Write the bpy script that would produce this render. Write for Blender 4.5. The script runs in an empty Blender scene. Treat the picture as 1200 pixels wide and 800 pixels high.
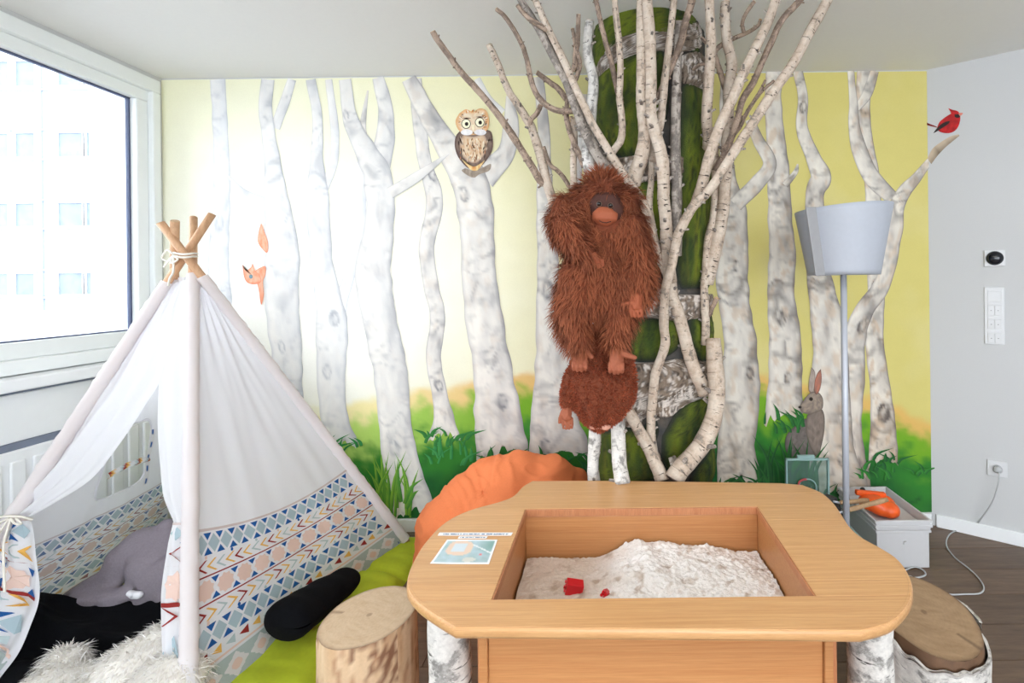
import bpy, bmesh, math, random
import numpy as np
from mathutils import Vector, Matrix, noise
from mathutils.bvhtree import BVHTree
random.seed(7); np.random.seed(7)
SC = bpy.context.scene
COL = SC.collection
PI = math.pi

# ------------------------------------------------------------------ camera, sky, light, exposure
FP, CX, CY, EYE, ROLL = 540.0, 715.0, 331.0, 1.35, 0.0115      # focal length and principal point for a 1200x800 frame
cam = bpy.data.cameras.new('camera'); co = bpy.data.objects.new('camera', cam); COL.objects.link(co)
cam.sensor_width = 36; cam.lens = FP/1200*36; cam.clip_start = .05; cam.clip_end = 200
cam.shift_x = (600-CX)/1200; cam.shift_y = -(400-CY)/1200
co.location = (0, 0, EYE); co.rotation_euler = (PI/2, ROLL, 0)
SC.camera = co

W = bpy.data.worlds.new('overcast_sky'); SC.world = W; W.use_nodes = True
wn = W.node_tree.nodes; wl = W.node_tree.links
bg = wn['Background']; bg.inputs[0].default_value = (.86, .93, 1, 1); bg.inputs[1].default_value = 4.8

SC.view_settings.view_transform = 'Standard'; SC.view_settings.look = 'None'
SC.view_settings.gamma = 1; SC.view_settings.use_curve_mapping = False
SC.view_settings.exposure = 0.55
SC.cycles.max_bounces = 12; SC.cycles.diffuse_bounces = 8; SC.cycles.transparent_max_bounces = 16
SC.cycles.use_denoising = True

def portal(name, loc, rot, sx, sy, power=None, color=(1, 1, 1)):
    l = bpy.data.lights.new(name, 'AREA'); l.shape = 'RECTANGLE'; l.size = sx; l.size_y = sy
    if power is None: l.cycles.is_portal = True
    else: l.energy = power; l.color = color
    o = bpy.data.objects.new(name, l); COL.objects.link(o); o.location = loc; o.rotation_euler = rot
    return o
D = 2.53; XL = -2.45; XR = 1.751; CEIL = EYE+1.146; YB = -2.6; XE = 3.2
portal('window_daylight', (XL-.16, 1.25, 1.75), (0, -PI/2, 0), 1.3, 2.5)          # sky through the window in the left wall
portal('rear_window_daylight', (.5, YB-.1, 1.42), (PI/2, 0, 0), 4.6, 2.0, 7, (1, .95, .88))   # daylight through the glazed front behind the camera

portal('ceiling_fill_light', (.3, -.2, CEIL-.09), (0, 0, 0), 2.6, .9, 22, (1, .96, .9))              # unseen fill lamp added behind the camera to brighten table tops and floor

# ------------------------------------------------------------------ helpers
def S(r, g, b):
    f = lambda c: (c/255/12.92) if c/255 <= .04045 else ((c/255+.055)/1.055)**2.4
    return (f(r), f(g), f(b))
def derot(px, py):
    u, v = px-CX, py-CY
    d = 1+ROLL*ROLL
    return (u-ROLL*v)/d, (v+ROLL*u)/d
def ray(px, py):
    a, b = derot(px, py)
    return Vector((a/FP, 1, -b/FP))
O = Vector((0, 0, EYE))
def P(px, py, Y): return O+ray(px, py)*Y
def PZ(px, py, z):
    r = ray(px, py); return O+r*((z-EYE)/r.z)
def PP(px, py, p0, n):
    r = ray(px, py); return O+r*((p0-O).dot(n)/r.dot(n))
def proj(p):
    a = p.x/p.y*FP; b = (EYE-p.z)/p.y*FP
    return CX+a+ROLL*b, CY+b-ROLL*a
WD = Vector((.828, -.561, 0)).normalized(); WN = Vector((-WD.y*-1, -WD.x, 0)); WN = Vector((WD.y, -WD.x, 0))   # right wall direction and normal into the room
W0 = Vector((XR, D, 0))
def PR(px, py, off=0): return PP(px, py, W0+WN*off, WN)
def nz(x, y=0, z=0): return noise.noise(Vector((x, y, z)))
def fb(x, y=0, z=0): return nz(x, y, z)*.6+nz(x*2.1, y*2.1, z*2.1+5)*.3+nz(x*4.3, y*4.3, z+9)*.15
def mixc(a, b, t):
    t = max(0, min(1, t)); return tuple(a[i]*(1-t)+b[i]*t for i in range(3))
def sst(a, b, x):
    t = max(0, min(1, (x-a)/(b-a))); return t*t*(3-2*t)

class MB:
    def __init__(s): s.v = []; s.f = []; s.c = []; s.uv = []; s.col = (1, 1, 1)
    def add(s, vs, fs, cs=None, uvs=None):
        o = len(s.v); s.v += [tuple(p) for p in vs]; s.f += [tuple(i+o for i in f) for f in fs]
        s.c += cs if cs else [s.col]*len(vs); s.uv += uvs if uvs else [(0, 0)]*len(vs); return s
    def box(s, lo, hi, M=None):
        x0, y0, z0 = lo; x1, y1, z1 = hi
        vs = [Vector(p) for p in ((x0,y0,z0),(x1,y0,z0),(x1,y1,z0),(x0,y1,z0),(x0,y0,z1),(x1,y0,z1),(x1,y1,z1),(x0,y1,z1))]
        if M: vs = [M @ p for p in vs]
        return s.add(vs, [(3,2,1,0),(4,5,6,7),(0,1,5,4),(1,2,6,5),(2,3,7,6),(3,0,4,7)])
    def tube(s, path, rad, n=8, cap=True, wob=0, seed=0, roundtip=False):
        path = [Vector(p) for p in path]; m = len(path)
        if not hasattr(rad, '__len__'): rad = [rad]*m
        vs = []; uvs = []; L = 0; ref = None
        for i, p in enumerate(path):
            t = (path[min(i+1, m-1)]-path[max(i-1, 0)]).normalized()
            if ref is None:
                ref = t.orthogonal().normalized()
            ref = (ref-t*ref.dot(t)); ref = ref.normalized() if ref.length > 1e-6 else t.orthogonal().normalized()
            b = t.cross(ref)
            if i: L += (p-path[i-1]).length
            for k in range(n):
                a = 2*PI*k/n
                r = rad[i]*(1+wob*nz(seed+L*14, math.cos(a)*1.2, math.sin(a)*1.2+seed))
                vs.append(p+(ref*math.cos(a)+b*math.sin(a))*r); uvs.append((a/PI if a <= PI else 2-a/PI, L+seed*3.7))
        fs = [(i*n+k, i*n+(k+1)%n, (i+1)*n+(k+1)%n, (i+1)*n+k) for i in range(m-1) for k in range(n)]
        if cap: fs += [tuple(range(n-1, -1, -1)), tuple(range((m-1)*n, m*n))]
        return s.add(vs, fs, None, uvs)
    def lathe(s, prof, n=24, loc=(0,0,0), M=None, sx=1, sy=1):
        vs = []; loc = Vector(loc)
        for r, z in prof:
            for k in range(n):
                a = 2*PI*k/n; p = Vector((r*math.cos(a)*sx, r*math.sin(a)*sy, z)); vs.append((M @ p if M else p)+loc)
        m = len(prof)
        fs = [(i*n+k, i*n+(k+1)%n, (i+1)*n+(k+1)%n, (i+1)*n+k) for i in range(m-1) for k in range(n)]
        fs += [tuple(range(n-1, -1, -1)), tuple(range((m-1)*n, m*n))]
        return s.add(vs, fs)
    def grid(s, fn, nu, nv, cfn=None, flip=False, uvf=None):
        vs = []; cs = []; uvs = []
        for j in range(nv+1):
            for i in range(nu+1):
                p = fn(i/nu, j/nv); vs.append(p); uvs.append((i/nu, j/nv))
                if cfn: cs.append(cfn(i/nu, j/nv))
        w = nu+1
        fs = [(j*w+i, j*w+i+1, (j+1)*w+i+1, (j+1)*w+i) for j in range(nv) for i in range(nu)]
        if flip: fs = [f[::-1] for f in fs]
        return s.add(vs, fs, cs or None, uvs)
    def ball(s, c, r, sub=2, sc=(1,1,1), M=None):
        bm = bmesh.new(); bmesh.ops.create_icosphere(bm, subdivisions=sub, radius=1)
        c = Vector(c); vs = []
        for v in bm.verts:
            p = Vector((v.co.x*sc[0], v.co.y*sc[1], v.co.z*sc[2]))*r
            vs.append((M @ p if M else p)+c)
        fs = [tuple(v.index for v in f.verts) for f in bm.faces]; bm.free()
        return s.add(vs, fs)
    def caps(s, pts, rads, sub=1):
        for i in range(len(pts)-1):
            a, b = Vector(pts[i]), Vector(pts[i+1]); ra, rb = rads[i], rads[i+1]
            n = max(2, int((b-a).length/(.35*min(ra, rb)))+1)
            for k in range(n+1):
                t = k/n; s.ball(a.lerp(b, t), ra*(1-t)+rb*t, sub)
        return s
    def mesh(s, name):
        me = bpy.data.meshes.new(name); me.from_pydata(s.v, [], s.f)
        at = me.color_attributes.new('Col', 'FLOAT_COLOR', 'POINT')
        arr = np.ones((len(s.v), 4), np.float32); arr[:, :3] = np.array(s.c, np.float32).reshape(-1, 3)
        at.data.foreach_set('color', arr.ravel())
        ul = me.uv_layers.new(name='UVMap'); li = np.zeros(len(me.loops), np.int32); me.loops.foreach_get('vertex_index', li)
        ul.data.foreach_set('uv', np.array(s.uv, np.float32)[li].ravel())
        return me
    def build(s, name, mat, parent=None, smooth=False, mods=None, **tags):
        return link(name, s.mesh(name), mat, parent, smooth, mods, **tags)
def link(name, me, mat, parent=None, smooth=False, mods=None, **tags):
    o = bpy.data.objects.new(name, me); COL.objects.link(o)
    if mat and not me.materials: me.materials.append(mat)
    if smooth: me.polygons.foreach_set('use_smooth', [True]*len(me.polygons)); me.update()
    if parent: o.parent = parent; o.matrix_parent_inverse = Matrix.Translation(-parent.location)
    for k, v in tags.items(): o[k] = v
    for m in mods or []:
        if m[0] == 'bevel':
            b = o.modifiers.new('bevel', 'BEVEL'); b.width = m[1]; b.segments = m[2]; b.limit_method = 'ANGLE'; b.angle_limit = .7
        if m[0] == 'solid':
            b = o.modifiers.new('solid', 'SOLIDIFY'); b.thickness = m[1]; b.offset = m[2] if len(m) > 2 else 0
        if m[0] == 'sub':
            b = o.modifiers.new('sub', 'SUBSURF'); b.levels = b.render_levels = m[1]
    return o
def thing(name, label, cat, loc, group=None):
    o = bpy.data.objects.new(name, None); COL.objects.link(o); o.location = loc; o.empty_display_size = .05
    o['label'] = label; o['category'] = cat
    if group: o['group'] = group
    return o
def remesh(mb, voxel, smooth=4, fac=.6):
    me = mb.mesh('tmp'); o = bpy.data.objects.new('tmp', me); COL.objects.link(o)
    r = o.modifiers.new('r', 'REMESH'); r.mode = 'VOXEL'; r.voxel_size = voxel; r.use_smooth_shade = True
    if smooth:
        q = o.modifiers.new('s', 'SMOOTH'); q.iterations = smooth; q.factor = fac
    dg = bpy.context.evaluated_depsgraph_get(); dg.update()
    ev = o.evaluated_get(dg); out = bpy.data.meshes.new_from_object(ev, depsgraph=dg)
    bpy.data.objects.remove(o); bpy.data.meshes.remove(me); out.materials.clear()
    return out
def spl(pts, n):
    """Catmull-Rom through points of any dimension"""
    A = np.array(pts, float); m = len(A)
    B = np.vstack([2*A[0]-A[1], A, 2*A[-1]-A[-2]]); out = []
    for t in np.linspace(0, m-1, n):
        i = min(int(t), m-2); f = t-i; p0, p1, p2, p3 = B[i:i+4]
        out.append(.5*((2*p1)+(-p0+p2)*f+(2*p0-5*p1+4*p2-p3)*f*f+(-p0+3*p1-3*p2+p3)*f**3))
    return np.array(out)

# ------------------------------------------------------------------ materials
class NT:
    def __init__(s, name):
        s.m = bpy.data.materials.new(name); s.m.use_nodes = True; s.t = s.m.node_tree; s.t.nodes.clear()
        s.out = s.n('ShaderNodeOutputMaterial'); s.b = s.n('ShaderNodeBsdfPrincipled'); s.l(s.b.outputs[0], s.out.inputs[0])
    def n(s, t, **k):
        x = s.t.nodes.new(t)
        for a, b in k.items(): setattr(x, a, b)
        return x
    def l(s, a, b): s.t.links.new(a, b)
    def noise(s, vec, scale, detail=3, rough=.55):
        x = s.n('ShaderNodeTexNoise'); x.inputs['Scale'].default_value = scale; x.inputs['Detail'].default_value = detail; x.inputs['Roughness'].default_value = rough
        if vec is not None: s.l(vec, x.inputs['Vector'])
        return x.outputs[0]
    def ramp(s, fac, stops, interp='LINEAR'):
        r = s.n('ShaderNodeValToRGB'); e = r.color_ramp; e.interpolation = interp
        while len(e.elements) < len(stops): e.elements.new(.5)
        for q, (p, c) in zip(e.elements, stops): q.position = p; q.color = (*c, 1)
        s.l(fac, r.inputs[0]); return r.outputs[0]
    def mix(s, fac, a, b, mode='MIX'):
        x = s.n('ShaderNodeMix', data_type='RGBA', blend_type=mode)
        for sock, v in ((x.inputs[0], fac), (x.inputs[6], a), (x.inputs[7], b)):
            if hasattr(v, 'is_linked'): s.l(v, sock)
            elif isinstance(v, (int, float)): sock.default_value = v
            else: sock.default_value = (*v, 1)
        return x.outputs[2]
    def coord(s, kind='Object', scale=(1,1,1)):
        c = s.n('ShaderNodeTexCoord'); m = s.n('ShaderNodeMapping'); m.inputs['Scale'].default_value = scale
        s.l(c.outputs[kind], m.inputs[0]); return m.outputs[0]
    def bump(s, h, st, dist=.01):
        x = s.n('ShaderNodeBump'); x.inputs['Strength'].default_value = st; x.inputs['Distance'].default_value = dist
        s.l(h, x.inputs['Height']); s.l(x.outputs[0], s.b.inputs['Normal'])
    def color(s, c):
        if hasattr(c, 'is_linked'): s.l(c, s.b.inputs['Base Color'])
        else: s.b.inputs['Base Color'].default_value = (*c, 1)
    def set(s, **k):
        for a, v in k.items(): s.b.inputs[a.replace('_', ' ')].default_value = v
        return s
def scl(c, f): return tuple(min(1, x*f) for x in c)
def pm(name, col, rough=.6, ns=30, amt=.08, bump=.1, sc=(1,1,1), dist=.003, **k):
    t = NT(name); h = t.noise(t.coord('Object', sc), ns, 4)
    t.color(t.ramp(h, [(.25, scl(col, 1-amt)), (.75, scl(col, 1+amt))]))
    t.set(Roughness=rough, **k)
    if bump: t.bump(h, bump, dist)
    return t.m
def vcm(name, rough=.6, bump=0, ns=80, amt=.05, trans=0, dist=.002, **k):
    t = NT(name); a = t.n('ShaderNodeVertexColor', layer_name='Col'); h = t.noise(t.coord('Object'), ns, 4)
    c = t.mix(1, a.outputs[0], t.ramp(h, [(.25, (1-amt,)*3), (.75, (1, 1, 1))]), 'MULTIPLY')
    t.color(c); t.set(Roughness=rough, **k)
    if bump: t.bump(h, bump, dist)
    if trans:
        tr = t.n('ShaderNodeBsdfTranslucent'); t.l(c, tr.inputs[0]); mx = t.n('ShaderNodeMixShader'); mx.inputs[0].default_value = trans
        t.l(t.b.outputs[0], mx.inputs[1]); t.l(tr.outputs[0], mx.inputs[2]); t.l(mx.outputs[0], t.out.inputs[0])
    return t.m
def wood(name, c0, c1, rough=.4, sc=(1.0, 60, 60), bump=.05, var=.1):
    t = NT(name); v = t.coord('Object', sc); h = t.noise(v, 3.2, 6, .6); fine = t.noise(t.coord('Object', (sc[0]*6, sc[1]*9, sc[2]*9)), 3, 3)
    c = t.ramp(h, [(.25, c0), (.75, c1)])
    c = t.mix(.22, c, t.ramp(fine, [(.35, (.35, .3, .25)), (.6, (1, 1, 1))]), 'MULTIPLY')
    oi = t.n('ShaderNodeObjectInfo')
    c = t.mix(1, c, t.ramp(oi.outputs['Random'], [(0, (1-var,)*3), (1, (1, 1, 1))]), 'MULTIPLY')
    t.color(c); t.set(Roughness=rough); t.bump(fine, bump, .001); return t.m
def birch(name, white, dark, spots=.5, tan=None):
    """white bark with dark lenticels lying across the stem; u runs round the stem, v along it (metres)"""
    t = NT(name); v = t.coord('UV', (1.6, 60, 1)); n1 = t.noise(v, 1.4, 3, .6)
    v2 = t.coord('UV', (1.2, 9, 1)); n2 = t.noise(v2, 1.6, 5, .7)
    n3 = t.noise(t.coord('Object'), 60, 5, .7)
    base = t.ramp(n2, [(.3, tan or scl(white, .72)), (.6, white)])
    m1 = t.ramp(n1, [(.60, (0,)*3), (.66, (1,)*3)]); m2 = t.ramp(n2, [(spots, (1,)*3), (spots+.06, (0,)*3)])
    c = t.mix(m1, base, dark); c = t.mix(m2, c, t.mix(n3, dark, scl(white, .8)))
    c = t.mix(.35, c, t.ramp(n3, [(.35, (.45,)*3), (.6, (1,)*3)]), 'MULTIPLY')
    t.color(c); t.set(Roughness=.75); t.bump(n3, .35, .004); return t.m

M = {}
M['ceiling'] = pm('ceiling_paint', S(232, 232, 230), .9, 60, .01, .03)
M['wall'] = pm('wall_paint', S(203, 204, 205), .9, 200, .015, .06)
M['mural'] = vcm('mural_paint', .8, .12, 220, .05)
M['plank'] = wood('floor_plank_oak', S(92, 72, 56), S(130, 105, 84), .45, (1.5, 14, 14), .1, .22)
M['gap'] = pm('floor_joint', S(45, 38, 32), .9)
M['pvc'] = pm('window_frame_pvc', S(236, 240, 240), .45, 20, .01, 0)
M['seal'] = pm('window_seal', S(70, 80, 110), .6)
M['white'] = pm('white_lacquer', S(240, 242, 244), .4, 30, .01, 0)
M['slot'] = pm('shadow_slot', S(120, 128, 145), .7)
M['beech'] = wood('beech_board', S(204, 150, 98), S(230, 182, 128), .33, var=.17)
M['beech_d'] = wood('beech_panel', S(182, 120, 72), S(202, 146, 94), .4)
M['beech_r'] = wood('beech_end_grain', S(176, 112, 72), S(196, 134, 92), .5, (20, 20, 2))
M['pole'] = wood('tent_pole_pine', S(196, 150, 112), S(222, 180, 142), .6, (20, 20, 2))
M['birch'] = birch('birch_bark', S(208, 194, 178), S(58, 46, 40), .37, S(172, 146, 124))
M['birch_w'] = birch('white_birch_bark', S(226, 222, 216), S(60, 54, 50), .43)
M['birch_d'] = birch('dark_birch_bark', S(184, 174, 164), S(56, 46, 42), .48, S(120, 104, 92))
M['twig'] = birch('twig_bark', S(176, 154, 136), S(66, 50, 42), .46, S(112, 90, 76))
M['cut'] = pm('cut_wood', S(196, 164, 128), .8, 40, .15, .1)
M['cord'] = pm('white_cord', S(228, 224, 214), .9)
M['cloth'] = vcm('tent_cotton', .9, .1, 300, .02, .45)
M['print'] = vcm('printed_cotton', .9, 0, 300, .02, .4)
M['glow'] = None
t = NT('glass_pane'); t.t.nodes.remove(t.b); tr = t.n('ShaderNodeBsdfTransparent'); gl = t.n('ShaderNodeBsdfGlossy'); gl.inputs['Roughness'].default_value = .02
fr = t.n('ShaderNodeFresnel'); fr.inputs[0].default_value = 1.3; mx = t.n('ShaderNodeMixShader'); t.l(fr.outputs[0], mx.inputs[0]); t.l(tr.outputs[0], mx.inputs[1]); t.l(gl.outputs[0], mx.inputs[2]); t.l(mx.outputs[0], t.out.inputs[0]); M['glass'] = t.m
t = NT('clear_plastic'); tr = t.n('ShaderNodeBsdfTransparent'); tr.inputs[0].default_value = (.82, .9, .88, 1); t.color(S(150, 180, 175)); t.set(Roughness=.12)
mx = t.n('ShaderNodeMixShader'); mx.inputs[0].default_value = .17; t.l(tr.outputs[0], mx.inputs[1]); t.l(t.b.outputs[0], mx.inputs[2]); t.l(mx.outputs[0], t.out.inputs[0]); M['clear'] = t.m
M['clear_rim'] = pm('clear_plastic_rim', S(150, 182, 180), .25, 20, .03, 0)

def struct(mb, name, mat, parent=None, smooth=False, mods=None, **t): return mb.build(name, mat, parent, smooth, mods, kind='structure', **t)
# ------------------------------------------------------------------ the room
fl = struct(MB().box((XL-.3, YB, -.06), (XE+.3, D+.3, -.012)), 'floor', M['gap'])
row = 0; y = .95
while y < D+.02:
    off = (row*.47) % 1.25; x = XL-.1-off
    while x < XE:
        x1 = min(x+1.248, XE+.2); y1 = min(y+.168, D+.05)
        c = WD; MB().box((max(x, XL-.2), y, -.012), (x1, y1, 0)).build('plank', M['plank'], fl, mods=[('bevel', .0012, 1)])
        x += 1.25
    y += .17; row += 1
MB().box((XL-.3, YB, -.012), (XE+.3, .948, 0)).build('floorboard_field', M['plank'], fl)
struct(MB().box((XL-.4, YB-.2, CEIL), (XE+.4, D+.3, CEIL+.1)), 'ceiling', M['ceiling'])
struct(MB().box((XL-.4, D, -.06), (XR+.3, D+.15, CEIL)), 'wall_back', M['wall'])
def wallbox(s0, s1, z0, z1, d0, d1):                      # box along the oblique wall: s along it, d out into the room
    mb = MB(); f = lambda s, d, z: W0+WD*s+WN*d+Vector((0, 0, z))
    vs = [f(s, d, z) for z in (z0, z1) for s, d in ((s0, d0), (s1, d0), (s1, d1), (s0, d1))]
    return mb.add(vs, [(3,2,1,0),(4,5,6,7),(0,1,5,4),(1,2,6,5),(2,3,7,6),(3,0,4,7)])
SL = (XE-XR)/WD.x
struct(wallbox(-.02, SL+.1, -.06, CEIL, -.15, 0), 'wall_right', M['wall'])
yE = D+WD.y*SL
struct(MB().box((XE, YB, -.06), (XE+.15, yE, CEIL)), 'wall_east', M['wall'])
struct(MB().box((XL-.3, YB-.15, -.06), (-1.9, YB, CEIL)).box((2.9, YB-.15, -.06), (XE+.2, YB, CEIL)).box((-1.9, YB-.15, -.06), (2.9, YB, .35)).box((-1.9, YB-.15, 2.4), (2.9, YB, CEIL)), 'wall_front', M['wall'])
rw = struct(MB().box((-1.9, YB-.1, .35), (2.9, YB-.04, .42)).box((-1.9, YB-.1, 2.33), (2.9, YB-.04, 2.4)).box((-1.9, YB-.1, .42), (-1.83, YB-.04, 2.33)).box((.46, YB-.1, .42), (.54, YB-.04, 2.33)).box((2.83, YB-.1, .42), (2.9, YB-.04, 2.33)), 'window_2', M['pvc'])
struct(wallbox(.02, SL, 0, .068, 0, .014), 'baseboard_right', M['white'], mods=[('bevel', .003, 2)])
struct(MB().box((XL, D-.014, 0), (XR-.01, D, .068)), 'baseboard_back', M['white'], mods=[('bevel', .003, 2)])
# window wall: parapet, jamb strip, lintel, frame, pane, board
GY0, GY1, GZ0, GZ1 = 0.1, 2.40, 1.13, 2.342
struct(MB().box((XL-.25, YB, -.06), (XL, D, .93)).box((XL-.25, YB, 2.47), (XL, D, CEIL)).box((XL-.25, 2.505, .93), (XL, D, 2.47)).box((XL-.25, YB, .93), (XL, GY0-.12, 2.47)), 'wall_left', M['wall'])
wf = MB()
for (y0, y1, z0, z1) in ((GY0-.12, 2.505, GZ1, 2.40), (GY0-.12, 2.505, 1.06, GZ0), (GY1, 2.46, GZ0, GZ1), (GY0-.12, GY0, GZ0, GZ1)):
    wf.box((XL-.085, y0, z0), (XL-.005, y1, z1))
w1 = struct(wf, 'window_1', M['pvc'], mods=[('bevel', .006, 2)])
of = MB()
for (y0, y1, z0, z1) in ((GY0-.12, 2.505, 2.40, 2.47), (2.46, 2.505, 1.0, 2.40), (GY0-.12, 2.505, 1.0, 1.06)):
    of.box((XL-.12, y0, z0), (XL+.02, y1, z1))
of.build('outer_frame', M['pvc'], w1, mods=[('bevel', .006, 2)])
sl = MB()
for (y0, y1, z0, z1) in ((GY0, GY1, GZ1-.008, GZ1+.002), (GY0, GY1, GZ0-.002, GZ0+.006), (GY1-.008, GY1+.002, GZ0, GZ1)):
    sl.box((XL-.058, y0, z0), (XL-.04, y1, z1))
sl.build('seal', M['seal'], w1)
MB().box((XL-.05, GY0, GZ0), (XL-.044, GY1, GZ1)).build('pane', M['glass'], w1)
struct(MB().box((XL-.1, YB, .945), (XL+.10, 2.5, .995)), 'trim_1', M['white'], mods=[('bevel', .008, 3)])
# convector casing under the window
rd = thing('radiator', 'long white radiator with ribbed front below the window board', 'radiator', (XL+.06, .5, 0))
MB().box((XL+.001, YB+.3, .73), (XL+.03, 2.44, .925)).build('upper_panel', M['white'], rd, mods=[('bevel', .004, 2)])
MB().box((XL+.002, YB+.3, .10), (XL+.045, 2.44, .70)).build('front_panel', M['white'], rd, mods=[('bevel', .006, 2)])
MB().box((XL+.001, YB+.3, .70), (XL+.035, 2.44, .73)).build('top_grille', M['slot'], rd)
MB().box((XL+.001, YB+.3, .925), (XL+.02, 2.44, .944)).build('sill_shadow_strip', M['slot'], rd)  # grey strip painted as the shadow under the window board
for k in range(30):
    yy = 2.36-k*.075
    MB().box((XL+.045, yy, .14), (XL+.056, yy+.05, .66)).build('rib', M['white'], rd, mods=[('bevel', .006, 2)])

# ------------------------------------------------------------------ outside the window
M['facade'] = pm('facade_render', S(206, 208, 212), .9, 3, .02, 0)
M['facade_line'] = pm('facade_joint', S(136, 146, 160), .9)
M['bwin'] = pm('far_window_glass', S(108, 120, 134), .5, 2, .2, 0)
M['gravel'] = pm('roof_gravel', S(170, 172, 176), .95, 9, .25, .2)
bd = thing('office_building', 'white office building with rows of windows seen through the glass', 'building', (-22, 21, -6))
k = 21.0/FP
def B(px, py, Y=21.0): p = P(px, py, Y); return p
x0, x1 = -52.0, B(190, 200).x+4
MB().box((x0, 21, -8), (x1, 30, 14)).build('wall', M['facade'], bd)
for yy in (105, 152, 187, 234, 268, 316, 348, 20):
    z = B(80, yy).z; MB().box((x0, 20.93, z-.05), (x1, 21.02, z+.05)).build('cornice', M['facade_line'], bd)
for px in (48, 175, -90, -230): x = B(px, 200).x; MB().box((x-.12, 20.92, -8), (x+.12, 21.02, 14)).build('pilaster', M['facade_line'], bd)
for (t0, t1) in ((72, 101), (156, 184), (238, 265), (320, 345)):
    for (a, b) in ((-116, -94), (-82, -58), (-52, -26), (-20, 12), (20, 43), (70, 99), (103, 124), (134, 162), (166, 190)):
        p, q = B(a, t1), B(b, t0); c = P((a+b)/2, (t0+t1)/2, 21); z0, z1 = P(80, t1, 21).z, P(80, t0, 21).z
        fr = MB().box((p.x-.08, 20.9, z0-.1), (q.x+.08, 21.02, z0)).box((p.x-.08, 20.9, z1), (q.x+.08, 21.02, z1+.08)).box((p.x-.1, 20.9, z0), (p.x, 21.02, z1)).box((q.x, 20.9, z0), (q.x+.1, 21.02, z1)).build('window', M['facade'], bd)
        MB().box((p.x, 20.97, z0), (q.x, 21.015, z1)).build('pane', M['bwin'], fr)
struct(MB().box((-14, -3, .6), (XL-.5, 7.9, .86)).box((-14, 7.6, .86), (XL-.5, 7.9, .98)), 'exterior_roof', M['gravel'])
struct(MB().box((-70, -20, -8.2), (20, 45, -8)), 'ground', M['gravel'])

# ------------------------------------------------------------------ the painted forest on the back wall
GL = [(150, 500), (400, 478), (500, 455), (620, 440), (660, 445), (840, 450), (880, 440), (950, 450), (1020, 462), (1090, 490), (1200, 495)]
def gline(x): return float(np.interp(x, [p[0] for p in GL], [p[1] for p in GL]))
PR_, PG_ = [190, 400, 600, 850, 1090], None
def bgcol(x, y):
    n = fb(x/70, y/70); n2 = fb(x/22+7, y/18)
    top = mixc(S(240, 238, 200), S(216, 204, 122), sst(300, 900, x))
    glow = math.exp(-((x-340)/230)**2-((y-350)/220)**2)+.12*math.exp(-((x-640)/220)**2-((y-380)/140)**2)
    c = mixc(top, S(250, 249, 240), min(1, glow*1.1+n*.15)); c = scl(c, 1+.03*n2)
    d = y-gline(x)+n*16+n2*9
    wash = 1-sst(380, 620, x)
    if d > -6:
        c = mixc(c, mixc(S(226, 180, 98), S(244, 232, 160), wash), sst(-6, 8, d)*.85)
        c = mixc(c, mixc(S(116, 170, 30), S(186, 220, 110), wash), sst(10, 32, d+n2*14))
        c = mixc(c, S(44, 126, 36), sst(38, 75, d+n2*30))
        c = mixc(c, mixc(S(4, 66, 26), S(18, 108, 44), .4+n2+.5*wash), sst(75, 115, d+n*60)*.9)
        c = mixc(c, S(10, 52, 28), sst(.15, .45, n2)*sst(55, 100, d)*.6)
    return c
mur = thing('forest_mural', 'wall painting of pale birch trunks on yellow sky above green grass', 'mural', (-.35, D, .07))
def PWL(px, py, lay): return P(px, py, D-.0008-lay*.0006)
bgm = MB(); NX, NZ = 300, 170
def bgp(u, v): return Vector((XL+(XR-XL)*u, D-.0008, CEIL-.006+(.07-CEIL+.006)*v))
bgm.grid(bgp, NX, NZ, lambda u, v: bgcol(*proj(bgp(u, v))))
bgm.build('painted_meadow', M['mural'], mur)
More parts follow.
